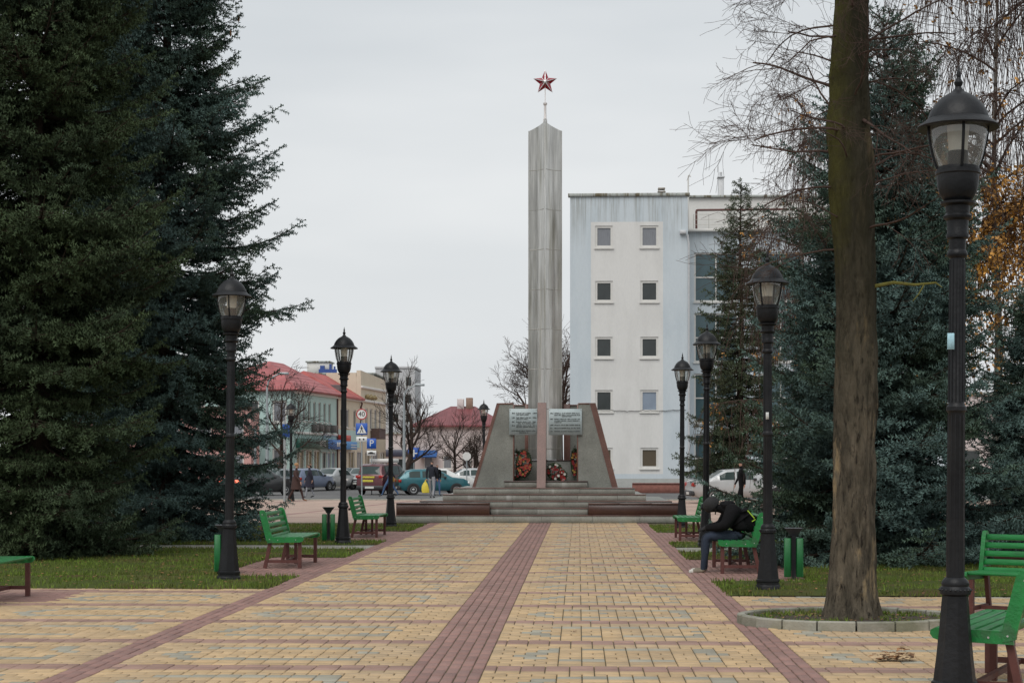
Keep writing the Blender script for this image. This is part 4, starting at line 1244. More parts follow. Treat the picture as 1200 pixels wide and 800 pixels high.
for i, (u, d, lab) in enumerate(lamps):
    o = lamp if i == 0 else copy_tree(lamp)
    o.location = (X(u, d), d, 0.0); o.rotation_euler = (R([0.2, -.35, .3, .2, .25, .1, .25, 0, 0][i]), R([.35, .0, .2, .1, .55, .3, .15, 0, 0][i]), R([43, 12, 30, 60, 45, 20, 50, 5, 33][i]))
    tag(o, lab, 'lamp', LG)
stk = MB(); stk.cbox(-.03, .03, -.002, .002, -.07, .07, .002)
for (u, v, d, lab, w) in ((1113.5, 400, 11.83, 'small torn pale blue paper notice stuck to the foreground lamp pole', 1.0), (899, 487, 22.13, 'small white sticker on the lamp pole near the seated person', .8)):
    o = stk.build('paper_notice', mat('notice_paper_%d' % int(u), (.35, .55, .62) if u > 1000 else (.6, .6, .58), .8, var=.3, vscale=40))
    o.location = (X(u, d) + .0, d - .02, ZU(u, v, d)); o.scale = (w * .8, 1, w * .8); tag(o, lab, 'notice')

# ------------------------------------------------------------------ benches
M_GREEN = mat('bench_green', (0.011, 0.175, 0.040), 0.42, var=0.30, vscale=14, bump=0.25, bscale=45, col2=(0.030, 0.125, 0.045), c2scale=9, c2lo=.52, c2hi=.66, stretch=(1, .22, 1))
M_LEG = mat('bench_leg', (0.095, 0.030, 0.024), 0.55, var=0.25, vscale=9)
def make_bench():
    t = empty('park_bench'); LY = .86
    for s in (-1, 1):
        y0, y1 = sorted((s * LY, s * (LY - .045)))
        sb = [(-.27, .395), (.24, .405), (.285, .42), (.305, .45), (.30, .478), (.27, .492), (-.20, .487), (-.26, .48)]
        MB().prism(sb, y0, y1, 'y').build('side_board', M_GREEN, t)
        bp = [(-.285, .43), (-.195, .41), (-.185, .47), (-.285, .86), (-.315, .905), (-.36, .91), (-.385, .885), (-.385, .84), (-.29, .47)]
        MB().prism(bp, y0 + s * .004 + (.0 if s < 0 else 0), y1 + s * .004, 'y').build('back_post', M_GREEN, t)
        yc = s * (LY - .075)
        MB().bar((.235, yc, 0), (.235, yc, .41), .045, .055, up=(1, 0, 0)).build('leg', M_LEG, t)
        MB().bar((-.315, yc, 0), (-.215, yc, .47), .045, .055, up=(1, 0, 0)).build('leg', M_LEG, t)
        MB().bar((.21, yc, .105), (-.268, yc, .105), .03, .045).build('stretcher', M_LEG, t)
        for (bx, bz) in ((.18, .445), (-.1, .44), (-.23, .455), (-.345, .84)):
            b = MB(); b.add([(bx + .008 * math.cos(a), s * (LY + .005), bz + .008 * math.sin(a)) for a in [k * 1.047 for k in range(6)]], [tuple(range(6))]); b.build('bolt', mat('bolt', (.5, .5, .48), .4, .6, var=.1), t)
    MB().bar((.05, -.055, .03), (.05, -.055, .40), .045, .05, up=(1, 0, 0)).build('leg', M_LEG, t)
    MB().bar((-.10, .055, .03), (-.10, .055, .40), .045, .05, up=(1, 0, 0)).build('leg', M_LEG, t)
    MB().bar((.0, -LY + .1, .105), (.0, LY - .1, .105), .04, .04).build('stretcher', M_LEG, t)
    for k in range(5):
        x = -.145 + k * .098
        MB().cbox(x - .036, x + .036, -LY + .046, LY - .046, .462, .49, .006).build('seat_slat', M_GREEN, t)
    for k in range(5):
        f = .09 + k * .205; x = -.205 - .135 * f; z = .45 + .43 * f
        Mx = Matrix.Translation((x, 0, z)) @ Matrix.Rotation(R(-14), 4, 'Y')
        MB().cbox(-.013, .013, -LY + .042, LY - .042, -.031, .031, .005, M=Mx).build('back_slat', M_GREEN, t)
    MB().bar((-.385, -LY + .1, .62), (-.385, LY - .1, .62), .025, .045).build('back_rail', M_LEG, t).hide_render = False
    return t
bench = make_bench()
BG = 'green slatted park benches'
bpos = [(-4.36 - .235, 27.35, 0, 'green slatted bench standing empty between the lone lamp and the bin'),
        (X(441.5, 37.5) - .235, 38.25, 0, 'green slatted bench standing empty beside the lamp nearest the square'),
        (2.14 + .235, 26.3, 180, 'green slatted bench with a person in black sitting on it'),
        (X(797, 36.2) + .235, 37.0, 180, 'green slatted bench seen behind the seated person, nearest the monument'),
        (X(33, 20.9) - .235, 20.1, 0, 'green slatted bench cut off by the left picture edge'),
        (X(1168, 11.85) + .235, 12.75, 180 - 25, 'green slatted bench turned away, just behind the foreground lamp'),
        (X(1150, 18.3) + .68, 18.05, 237, 'green slatted bench facing the walkway on the red apron beyond the turned one')]
for i, (x, y, rz, lab) in enumerate(bpos):
    o = bench if i == 0 else copy_tree(bench)
    o.location = (x, y, 0.003); o.rotation_euler = (0, 0, R(rz)); tag(o, lab, 'bench', BG)

# ------------------------------------------------------------------ litter bins
M_BINF = mat('bin_funnel', (0.085, 0.09, 0.10), 0.4, 0.6, var=0.2)
M_GBIN = mat('bin_green', (0.010, 0.135, 0.035), 0.5, var=0.25, vscale=9)
def make_bin():
    t = empty('litter_bin')
    for s in (-1, 1):
        MB().cbox(min(s * .035, s * .135), max(s * .035, s * .135), -.10, .10, .03, .58, .012).build('body_half', M_GBIN, t)
    MB().box(-.030, .030, -.112, .112, 0, .62).build('post', M_IRON, t)
    b = MB()
    vs = []
    for (w, z) in ((.045, .60), (.075, .66), (.130, .725), (.120, .725), (.07, .665)):
        vs += [(-w, -w, z), (w, -w, z), (w, w, z), (-w, w, z)]
    fs = [(a * 4 + k, a * 4 + (k + 1) % 4, a * 4 + 4 + (k + 1) % 4, a * 4 + 4 + k) for a in range(4) for k in range(4)] + [(0, 3, 2, 1), (16, 17, 18, 19)]
    b.add(vs, fs); b.build('funnel', M_BINF, t)
    return t
bn = make_bin()
for i, (u, d, rz, lab) in enumerate([(385, 35.5, 8, 'green litter bin with black funnel top between bench and lamp on the far lawn'),
                                     (930, 24.4, -6, 'green litter bin with black funnel top behind the lamp near the seated person'),
                                     (262, 25.3, 10, 'green litter bin mostly hidden by the lone lamp on the lawn')]):
    o = bn if i == 0 else copy_tree(bn)
    o.location = (X(u, d), d, 0.0); o.rotation_euler = (0, 0, R(rz)); tag(o, lab, 'litter bin', 'green litter bins')
# ------------------------------------------------------------------ buildings
M_BLUE = mat('render_blue', (0.545, 0.60, 0.635), 0.9, var=0.05, vscale=5, stretch=(2, 2, .7), col2=(0.50, 0.56, 0.60), c2scale=0.5)
M_WHITE = mat('render_white', (0.67, 0.665, 0.645), 0.9, var=0.05, vscale=5, stretch=(2, 2, .7), col2=(0.62, 0.615, 0.595), c2scale=0.5)
M_PLIN = mat('render_plinth', (0.40, 0.41, 0.39), 0.9, var=0.12, vscale=3)
M_COPE = mat('coping', (0.36, 0.38, 0.36), 0.8, var=0.25, vscale=3, stretch=(4, 4, .5), col2=(0.13, 0.11, 0.07), c2scale=0.9, c2lo=.5, c2hi=.6)
M_FRAME = mat('window_frame', (0.62, 0.61, 0.58), 0.5, var=0.08)
M_PANE = mat('window_pane', (0.035, 0.042, 0.042), 0.08, var=0.3, vscale=1.2)
M_PANEL = mat('window_pane_curtain', (0.19, 0.20, 0.22), 0.15, var=0.25, vscale=5, stretch=(6, 6, .4))
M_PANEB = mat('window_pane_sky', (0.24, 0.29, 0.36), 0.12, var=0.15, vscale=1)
M_TEAL = mat('window_pane_teal', (0.055, 0.10, 0.115), 0.08, var=0.2, vscale=1)
M_GRIL = mat('window_grille', (0.085, 0.065, 0.04), 0.5, var=0.3, vscale=30)
M_MINT = mat('render_mint', (0.46, 0.62, 0.585), 0.9, var=0.08, vscale=1.2)
M_CREAM = mat('render_cream', (0.62, 0.56, 0.44), 0.9, var=0.08, vscale=1.2)
M_PINK = mat('render_pink', (0.58, 0.32, 0.29), 0.9, var=0.08, vscale=1.2)
M_PALE = mat('render_pale', (0.56, 0.50, 0.49), 0.9, var=0.08, vscale=1.2)
M_GREYB = mat('panel_grey', (0.50, 0.50, 0.51), 0.9, var=0.08, vscale=0.7)
M_TRIM = mat('white_trim', (0.66, 0.65, 0.62), 0.8, var=0.06)
M_PIPE = mat('downpipe', (0.50, 0.51, 0.52), 0.5, var=0.1)
M_BPIPE = mat('brown_pipe', (0.10, 0.035, 0.028), 0.5, var=0.1)
M_SHOPD = mat('shop_dark', (0.10, 0.095, 0.07), 0.15, var=0.5, vscale=2.5, stretch=(2, 2, .3), col2=(0.30, 0.24, 0.12), c2scale=.8)
def roof_material(name, col, rows):
    m = bpy.data.materials.new(name); m.use_nodes = True
    n, l = m.node_tree.nodes, m.node_tree.links
    p = n["Principled BSDF"]; p.inputs['Roughness'].default_value = 0.6
    t = n.new("ShaderNodeTexCoord"); z = n.new("ShaderNodeTexNoise"); z.inputs['Scale'].default_value = 0.9; z.inputs['Detail'].default_value = 8
    l.new(t.outputs['Object'], z.inputs['Vector'])
    mr = n.new("ShaderNodeMapRange"); mr.inputs[1].default_value = .3; mr.inputs[2].default_value = .7; mr.inputs[3].default_value = .75; mr.inputs[4].default_value = 1.2; l.new(z.outputs['Fac'], mr.inputs[0])
    c = n.new("ShaderNodeRGB"); c.outputs[0].default_value = (*col, 1)
    s = n.new("ShaderNodeVectorMath"); s.operation = 'SCALE'; l.new(c.outputs[0], s.inputs[0]); l.new(mr.outputs[0], s.inputs['Scale'])
    l.new(s.outputs[0], p.inputs['Base Color'])
    w = n.new("ShaderNodeTexWave"); w.bands_direction = rows[0]; w.inputs['Scale'].default_value = rows[1]; l.new(t.outputs['Object'], w.inputs['Vector'])
    b = n.new("ShaderNodeBump"); b.inputs['Strength'].default_value = .8; b.inputs['Distance'].default_value = .08; l.new(w.outputs['Fac'], b.inputs['Height']); l.new(b.outputs[0], p.inputs['Normal'])
    return m
M_ROOFT = roof_material('roof_tile_red', (0.36, 0.10, 0.10), ('Z', 1.1))
M_ROOFS = roof_material('roof_sheet_red', (0.40, 0.085, 0.075), ('X', 0.8))
M_ROOFM = roof_material('roof_sheet_maroon', (0.22, 0.065, 0.070), ('X', 0.8))

def wall_grid(W, z0, H, ops, thick, cellmat=None, cuts=()):
    xs = sorted({0, W, *[o[0] for o in ops], *[o[1] for o in ops], *[c for a, c in cuts if a == 'x']})
    zs = sorted({z0, H, *[o[2] for o in ops], *[o[3] for o in ops], *[c for a, c in cuts if a == 'z']})
    mb = MB()
    hole = lambda x, z: any(o[0] < x < o[1] and o[2] < z < o[3] for o in ops)
    def q(a, b, c, d, mi): mb.add([a, b, c, d], [(0, 1, 2, 3)], mi)
    for i in range(len(xs) - 1):
        for j in range(len(zs) - 1):
            xm, zm = (xs[i] + xs[i + 1]) / 2, (zs[j] + zs[j + 1]) / 2
            if hole(xm, zm): continue
            mi = cellmat(xm, zm) if cellmat else 0
            q((xs[i], 0, zs[j]), (xs[i + 1], 0, zs[j]), (xs[i + 1], 0, zs[j + 1]), (xs[i], 0, zs[j + 1]), mi)
    for (a, b, c, d, *_) in ops:
        mi = 0 if not cellmat else cellmat((a + b) / 2, (c + d) / 2)
        q((a, 0, c), (a, 0, d), (a, thick, d), (a, thick, c), mi); q((b, 0, d), (b, 0, c), (b, thick, c), (b, thick, d), mi)
        q((a, 0, c), (a, thick, c), (b, thick, c), (b, 0, c), mi); q((a, 0, d), (b, 0, d), (b, thick, d), (a, thick, d), mi)
    for (a, b, mi) in ((0, 0, 0),):
        q((0, 0, z0), (0, 0, H), (0, thick, H), (0, thick, z0), mi); q((W, 0, H), (W, 0, z0), (W, thick, z0), (W, thick, H), mi)
        q((0, 0, H), (W, 0, H), (W, thick, H), (0, thick, H), mi)
    return mb
WCACHE = {}
def window(parent, loc, rz, w, h, pane, mull=0, trans=0, sill=True, fr=0.09, rec=0.12, frame_mat=None):
    fm = frame_mat or M_FRAME
    key = (round(w, 2), round(h, 2), pane.name, mull, trans, fr, rec, fm.name)
    if key not in WCACHE:
        f = MB(); y0, y1 = rec - .05, rec + .04
        f.box(0, fr, y0, y1, 0, h); f.box(w - fr, w, y0, y1, 0, h); f.box(fr, w - fr, y0, y1, 0, fr); f.box(fr, w - fr, y0, y1, h - fr, h)
        for k in range(mull): x = w * (k + 1) / (mull + 1); f.box(x - fr * .4, x + fr * .4, y0 + .01, y1, fr, h - fr)
        for k in range(trans): z = h * (k + 1) / (trans + 1); f.box(fr, w - fr, y0 + .015, y1, z - fr * .4, z + fr * .4)
        p = MB(); p.box(fr * .5, w - fr * .5, rec + .005, rec + .02, fr * .5, h - fr * .5)
        s = MB(); s.box(-.06, w + .06, -.08, rec - .02, -.09, -.005)
        WCACHE[key] = (f.mesh('window', fm), p.mesh('pane', pane), s.mesh('sill', fm))
    f, p, s = WCACHE[key]
    o = link('window', f, parent, loc); o.rotation_euler = (0, 0, rz)
    link('pane', p, o)
    if sill: link('sill', s, o)
    return o
def facade(parent, loc, rz, W, z0, H, ops, mats, thick=.25, cellmat=None, cuts=(), name='wall'):
    """wall with real openings facing local -y; ops (x0,x1,z0,z1,{window options} or None)"""
    mb = wall_grid(W, z0, H, ops, thick, cellmat, cuts)
    o = mb.build(name, mats, parent, loc); o.rotation_euler = (0, 0, rz)
    c, s = math.cos(rz), math.sin(rz)
    for op in ops:
        if op[4] is None: continue
        window(parent, (loc[0] + c * op[0], loc[1] + s * op[0], loc[2] + op[2]), rz, op[1] - op[0], op[3] - op[2], **op[4])
    return o
def hip_roof(parent, x0, x1, y0, y1, z, rz_, inset, m, over=.4, name='roof'):
    x0 -= over; x1 += over; y0 -= over; y1 += over
    yc = (y0 + y1) / 2
    vs = [(x0, y0, z), (x1, y0, z), (x1, y1, z), (x0, y1, z), (x0 + inset, yc, rz_), (x1 - inset, yc, rz_), (x0, y0, z - .15), (x1, y0, z - .15), (x1, y1, z - .15), (x0, y1, z - .15)]
    fs = [(0, 1, 5, 4), (1, 2, 5), (2, 3, 4, 5), (3, 0, 4), (6, 7, 1, 0), (7, 8, 2, 1), (8, 9, 3, 2), (9, 6, 0, 3), (9, 8, 7, 6)]
    mb = MB(); mb.add(vs, fs); return mb.build(name, m, parent)

# pale office building
def add_streaks(m, z0, z1, col, amount):
    """rain stains running down from an edge at height z1, fading out at z0"""
    n, l = m.node_tree.nodes, m.node_tree.links
    p = n["Principled BSDF"]; src = p.inputs['Base Color'].links[0].from_socket
    t = n.new("ShaderNodeTexCoord"); sp = n.new("ShaderNodeSeparateXYZ"); l.new(t.outputs['Object'], sp.inputs[0])
    zr = n.new("ShaderNodeMapRange"); zr.inputs[1].default_value = z0; zr.inputs[2].default_value = z1; l.new(sp.outputs['Z'], zr.inputs[0])
    mp = n.new("ShaderNodeMapping"); mp.inputs['Scale'].default_value = (3.2, 3.2, 0.10); l.new(t.outputs['Object'], mp.inputs[0])
    z = n.new("ShaderNodeTexNoise"); z.inputs['Scale'].default_value = 1.6; z.inputs['Detail'].default_value = 6; z.inputs['Roughness'].default_value = .7; l.new(mp.outputs[0], z.inputs['Vector'])
    r = n.new("ShaderNodeMapRange"); r.inputs[1].default_value = .47; r.inputs[2].default_value = .68; r.inputs[4].default_value = amount; l.new(z.outputs['Fac'], r.inputs[0])
    mu = n.new("ShaderNodeMath"); mu.operation = 'MULTIPLY'; l.new(zr.outputs[0], mu.inputs[0]); l.new(r.outputs[0], mu.inputs[1])
    x = n.new("ShaderNodeMix"); x.data_type = 'RGBA'; l.new(mu.outputs[0], x.inputs[0]); l.new(src, x.inputs[6]); x.inputs[7].default_value = (*col, 1)
    l.new(x.outputs[2], p.inputs['Base Color'])
add_streaks(M_BLUE, 14.2, 17.6, (0.22, 0.22, 0.19), 0.85)
D0 = 104.0
ox = X(668, D0); k = D0 / FPX
of = thing('office_building', 'five storey pale blue and white office building behind the monument', 'building', (ox, D0, 0))
zz = lambda v: EYE + (HOR - v) * k
xx = lambda u: X(u, D0) - ox
W, H = xx(806), zz(231)
ops = []
styles = {(0, 0): M_PANEL, (0, 1): M_PANEL, (1, 0): M_PANE, (1, 1): M_PANE, (2, 0): M_PANE, (2, 1): M_PANE, (3, 0): M_PANE, (3, 1): M_PANEB, (4, 0): M_GRIL, (4, 1): M_GRIL}
for r_, (v0, v1) in enumerate(((265, 290.5), (329.5, 354), (395, 419.5), (457, 482.5), (524.5, 548.5))):
    for c_, (u0, u1) in enumerate(((697.5, 718), (750.5, 771.5))):
        ops.append((xx(u0), xx(u1), zz(v1), zz(v0), dict(pane=styles[(r_, c_)], fr=.13, rec=.10)))
wx0, wx1, wz0, wz1 = xx(692.5), xx(777), zz(555), zz(260.5)
cm = lambda x, z: 1 if (wx0 < x < wx1 and wz0 < z < wz1) else (2 if z < zz(560.5) else 0)
facade(of, (0, 0, 0), 0, W, -0.1, H, ops, [M_BLUE, M_WHITE, M_PLIN], .25, cm, [('x', wx0), ('x', wx1), ('z', wz0), ('z', wz1), ('z', zz(560.5))])
MB().box(0, .25, .26, 14, -.1, H - .01).build('side_wall', M_BLUE, of); MB().box(W - .25, W, .26, 14, -.1, H - .01).build('side_wall', M_BLUE, of)
MB().box(.26, W - .26, .26, 14, H - .6, H - .4).build('roof', M_ASPH, of)
MB().box(.26, W - .26, 1.2, 1.3, -.1, H - .7).build('inner_wall', mat('inner_dark', (.05, .05, .05), .9, var=.1), of)
n = 9
for i in range(n): MB().cbox(-.12 + (W + .24) * i / n + .004, -.12 + (W + .24) * (i + 1) / n - .004, -.12, .35, H + .002, H + .2, .02).build('coping_sheet', M_COPE, of)
# stains under the coping
M_STAIN = mat('coping_stain', (0.36, 0.37, 0.36), 0.9, var=.1)
ch = MB(); ch.cbox(xx(773.5), xx(781), 2.0, 2.45, H - .5, zz(220.5), .02).cbox(xx(772.5), xx(782), 1.94, 2.51, zz(220.3), zz(218.6), .02).cbox(xx(773), xx(781.5), 1.97, 2.48, zz(216.5), zz(214.5), .02)
for sx in (773.8, 780): ch.box(xx(sx), xx(sx + .8), 2.0, 2.4, zz(218.5), zz(216.6))
ch.build('chimney', mat('chimney', (.36, .33, .29), .9, var=.3, vscale=3), of)
dp = MB(); dp.tube([(xx(805.5), -.12, zz(276)), (xx(806.3), -.10, zz(281)), (xx(807.2), -.08, zz(287)), (xx(807.2), -.08, 0)], .06, 8); dp.build('downpipe', M_PIPE, of)
cb = MB(); cb.tube([(xx(690 + 3 * i), -.06, zz(480.5 + .9 * math.sin(i * .5) * (i % 3 == 0)) - .05 * math.sin(math.pi * i / 38)) for i in range(39)], .018, 5); cb.build('cable', M_BLACK, of)
jb = MB(); jb.cbox(xx(796.5), xx(804), -.25, -.01, zz(275.5), zz(271), .02); jb.build('gutter_box', M_PIPE, of)
# receding wing of the office building
DW = 106.5
wg = thing('office_building', 'lower blue wing of the office building half hidden by the slim spruce', 'building', (ox + W + .02, DW, 0))
kw = DW / FPX; zw = lambda v: EYE + (HOR - v) * kw; xw = lambda u: X(u, DW) - (ox + W + .02)
WW, HW_ = 17.0, zw(273)
ops = []
for r_ in range(5):
    zt = zw(297) - r_ * 3.75; zb_ = zt - 3.05
    if zb_ < .3: zb_ = .3
    if zt - zb_ < 1: continue
    for c_ in range(4):
        a = xw(813.5) + c_ * 4.0
        ops.append((a, a + 2.7, zb_, zt, dict(pane=M_TEAL, mull=1, trans=1, fr=.10, rec=.12)))
facade(wg, (0, 0, 0), 0, WW, -0.1, HW_, ops, [M_BLUE], .25)
MB().box(.02, WW, 1.3, 1.4, -.1, HW_ - .2).build('inner_wall', MATS['inner_dark'], wg)
MB().box(WW - .25, WW, .26, 12, -.1, HW_).build('side_wall', M_BLUE, wg)
MB().cbox(-.02, WW + .2, -.35, .6, HW_ + .003, HW_ + .17, .02).build('cornice', M_TRIM, wg)
MB().box(.1, WW, .61, 12, HW_ - .2, HW_ + .02).build('roof', M_ASPH, wg)
MB().box(.02, WW, 5.2, 12, HW_ + .03, EYE + (HOR - 233) * (DW + 5.2) / FPX).build('attic_wall', M_TRIM, wg)
MB().cbox(-.05, WW + .1, 5.0, 5.5, EYE + (HOR - 233) * (DW + 5.2) / FPX + .003, EYE + (HOR - 231.3) * (DW + 5.2) / FPX + .05, .01).build('attic_coping', M_COPE, wg)
rl = MB()
zr0, zr1 = HW_ + .17, zw(252)
for i in range(13): rl.tube([(.5 + i * .95, .1, zr0), (.5 + i * .95, .1, zr1)], .014, 5)
for f in (.33, .66, 1.0): rl.tube([(.5, .1, zr0 + (zr1 - zr0) * f), (.5 + 12 * .95, .1, zr0 + (zr1 - zr0) * f)], .014, 5)
rl.build('railing', M_SEAM, wg)
pp = MB(); pp.tube([(xw(816.5), .35, zr0), (xw(816.5), .35, zw(248)), (xw(817), .35, zw(246.5)), (xw(818), .35, zw(246.3)), (xw(925), .35, zw(246))], .07, 8); pp.build('vent_pipe', M_BPIPE, wg)
mb = MB(); mb.tube([(xw(806.8), .3, zr0), (xw(806.8), .3, zw(208)), (xw(807.3), .3, zw(206)), (xw(808.6), .3, zw(205.7)), (xw(809.6), .3, zw(207.5))], .05, 7); mb.build('mast', M_TRIM, wg)
mb = MB(); mb.cbox(xw(851), xw(858), 6, 6.5, HW_, EYE + (HOR - 210) * .0563, .03); mb.cbox(xw(850), xw(859), 5.9, 6.6, EYE + (HOR - 209.8) * .0563, EYE + (HOR - 208.6) * .0563, .02); mb.tube([(xw(854.5), 6.2, EYE + (HOR - 208.6) * .0563), (xw(854.5), 6.2, EYE + (HOR - 203) * .0563)], .09, 8); mb.build('chimney', M_PIPE, wg)

# low brick wall in front of the office
lw = thing('brick_wall', 'low red brick wall at the foot of the office building', 'wall', (X(741, 99.5), 99.5, -.02))
lwl = X(826, 99.5) - X(741, 99.5)
MB().cbox(0, lwl, 0, .3, -.1, .42, .01).build('wall', mat('brick_red', (.22, .09, .07), .85, var=.3, vscale=5), lw)
for i in range(6): MB().cbox(lwl * i / 6 + .003, lwl * (i + 1) / 6 - .003, -.04, .34, .423, .50, .01).build('coping', mat('brick_cap', (.16, .065, .052), .8, var=.25), lw)

# street row on the left: facades running away along the far side of the street
def roof_mesh(parent, x0, x1, y0, y1, yr, z, zr, ia, ib, m, over=.4):
    """hip roof with its ridge at y = yr"""
    x0 -= over; x1 += over * .3; y0 -= over; y1 += over
    vs = [(x0, y0, z), (x1, y0, z), (x1, y1, z), (x0, y1, z), (x0 + ia, yr, zr), (x1 - ib, yr, zr), (x0, y0, z - .15), (x1, y0, z - .15), (x1, y1, z - .15), (x0, y1, z - .15)]
    fs = [(0, 1, 5, 4), (1, 2, 5), (2, 3, 4, 5), (3, 0, 4), (6, 7, 1, 0), (7, 8, 2, 1), (8, 9, 3, 2), (9, 6, 0, 3), (9, 8, 7, 6)]
    mb = MB(); mb.add(vs, fs); return mb.build('roof', m, parent)
def row(u0, d0, u1, d1):
    p, q = Vector((X(u0, d0), d0)), Vector((X(u1, d1), d1)); v = q - p
    return p, v.length, math.atan2(v.y, v.x)
p0, ml, mr_ = row(345, 124, 395, 134.5)
mint = thing('mint_building', 'mint green two storey building with red tiled hip roof', 'building', (p0.x, p0.y, 0), mr_)
ops = [(.7 + i * 1.28, .7 + i * 1.28 + .62, 4.75, 6.25, dict(pane=M_PANEL if i in (1, 4) else M_PANE, fr=.07)) for i in range(7)]
shop = [(.5, 2.4, .15, 2.6, dict(pane=M_SHOPD, mull=1, sill=False)), (2.7, 4.4, .15, 2.6, dict(pane=M_SHOPD, mull=1, sill=False)), (4.7, 6.3, .15, 2.6, dict(pane=M_SHOPD, mull=1, sill=False)),
        (6.8, 7.9, .1, 2.5, dict(pane=M_PANE, sill=False)), (8.1, 9.1, .1, 2.5, dict(pane=M_PANEB, sill=False)), (9.3, 10.3, .1, 2.5, dict(pane=M_PANEB, sill=False))]
facade(mint, (0, 0, 0), 0, ml, 0, 7.0, ops + shop, [M_MINT])
facade(mint, (0, 9, 0), R(-90), 9, 0, 7.0, [(1.0 + i * 2.1, 2.1 + i * 2.1, z, z + 1.6, dict(pane=M_PANEL if i % 2 else M_PANE, fr=.12)) for i in range(4) for z in (1.1, 4.6)], [M_MINT])
MB().cbox(-.15, ml, -.16, -.004, 6.72, 7.0, .02).build('cornice', M_TRIM, mint); MB().cbox(-.12, ml, -.10, -.004, 3.75, 3.95, .02).build('string_course', M_TRIM, mint)
MB().box(.4, ml - .2, .6, .7, 0, 6.9).build('inner_wall', MATS['inner_dark'], mint); MB().box(.6, .7, .8, 8.6, 0, 6.9).build('inner_wall', MATS['inner_dark'], mint)
roof_mesh(mint, 0, ml, 0, 9, 3.4, 7.05, 9.35, 4.6, 3.2, M_ROOFT)
MB().cbox(.3, 6.55, -.55, -.02, 2.72, 3.45, .02).build('shop_sign', mat('sign_green', (.012, .075, .055), .5, var=.1), mint)
text_part('ИРПІ', .60, M_TRIM, mint, (5.1, -.57, 3.08))
MB().cbox(6.6, ml, -.55, -.02, 2.72, 3.45, .02).build('shop_sign', mat('sign_blue', (.03, .16, .46), .5, var=.1), mint)
for i in range(3): MB().cbox(8.8 + i * .5, 9.15 + i * .5, -.57, -.552, 2.9, 3.25, .005).build('sign_panel', M_TRIM, mint)
for i, (a, z) in enumerate(((4.0, 3.98), (5.4, 4.02), (6.9, 3.98), (8.8, 4.0))):
    b = MB(); b.cbox(a, a + .8, -.36, -.01, z, z + .58, .03); b.lathe([(.24, 0), (.24, .02)], 14, (0, 0, 0))
    for q_ in range(len(b.v) - 28, len(b.v)):
        px, py, pz = b.v[q_]; b.v[q_] = (a + .4 + px, -.365 - pz, z + .31 + py)
    b.build('air_conditioner', mat('aircon', (.10, .095, .09), .6, var=.4, vscale=3), mint)
MB().tube([(ml - .1, -.08, 7.0), (ml - .1, -.08, .1)], .06, 6).build('downpipe', M_BPIPE, mint)

p0, cl, cr_ = row(395.4, 134.6, 452, 152)
cream = thing('cream_building', 'cream two storey building with red sheet roof and stepped attic', 'building', (p0.x, p0.y, 0), cr_)
ops = [(1.0, 1.9, 4.5, 6.0, dict(pane=M_PANE, fr=.09)), (3.0, 3.9, 4.5, 6.0, dict(pane=M_PANEL, fr=.09)), (5.4, 6.3, 4.5, 6.0, dict(pane=M_PANE, fr=.09))] + [(9.6 + i * 1.75, 10.5 + i * 1.75, 4.5, 6.3, dict(pane=M_PANEL, fr=.1)) for i in range(4)]
ops += [(.8 + i * 2.9, 2.9 + i * 2.9, .2, 2.6, dict(pane=M_SHOPD if i % 2 else M_PANEL, mull=1, sill=False)) for i in range(6) if 2.9 + i * 2.9 < cl - .1]
facade(cream, (0, 0, 0), 0, cl, 0, 6.9, ops, [M_CREAM])
MB().box(.3, cl - .2, .6, .7, 0, 6.7).build('inner_wall', MATS['inner_dark'], cream)
MB().box(8.0, cl, .0, .4, 6.9, 8.9).build('attic_wall', M_CREAM, cream)
MB().prism([(8.0, 8.902), (cl, 8.902), (cl, 9.0), (8.0, 9.4)], .02, .38, 'y').build('attic_top', M_CREAM, cream)
MB().box(8.0, 8.3, .41, 3, 6.9, 9.2).build('gable_wall', M_CREAM, cream)
for z in (6.78, 7.9): MB().cbox(7.9, cl, -.18, -.003, z, z + .2, .02).build('cornice', M_TRIM, cream)
MB().cbox(-.05, 7.88, -.18, -.003, 6.72, 6.95, .02).build('cornice', M_TRIM, cream)
mb = MB()
for i in range(9): mb.lathe([(.02, 0), (.14, .06), (.18, .2), (.1, .32), (.02, .36)], 8, (9.6 + i * .42 + .1 * math.sin(i * 3), -.14, 7.08 + .05 * math.sin(i * 2)))
mb.build('ornament', mat('ornament_gold', (.32, .25, .12), .6, var=.3), cream)
roof_mesh(cream, 0, 8.0, 0, 7, 3.0, 7.0, 9.0, 1.2, .0, M_ROOFS, .35)
mb = MB(); mb.prism([(2.6 + .75 * math.cos(a), 7.35 + .6 * math.sin(a)) for a in [math.pi * i / 10 for i in range(11)]], 0.3, 2.4, 'y'); mb.build('dormer', mat('dormer_dark', (.07, .045, .045), .6, var=.2), cream)
MB().tube([(7.6, -.08, 6.8), (7.6, -.2, 6.6), (7.75, -.08, 6.3), (7.75, -.08, 4.4)], .07, 6).build('downpipe', M_BPIPE, cream)
MB().box(.1, 7.4, -.03, -.003, 2.9, 4.3).build('mint_band', M_MINT, cream)
MB().cbox(.2, 4.6, -.5, -.04, 2.72, 3.35, .02).build('shop_sign', mat('sign_blue_light', (.06, .25, .55), .5, var=.15), cream)
for k_ in (2.86, 3.06): MB().box(2.4, 4.4, -.51, -.503, k_, k_ + .07).build('sign_line', M_TRIM, cream)
MB().cbox(.0, 2.4, -.52, -.04, 3.38, 3.85, .02).build('shop_sign', mat('sign_red', (.50, .06, .04), .5, var=.3, vscale=2), cream)
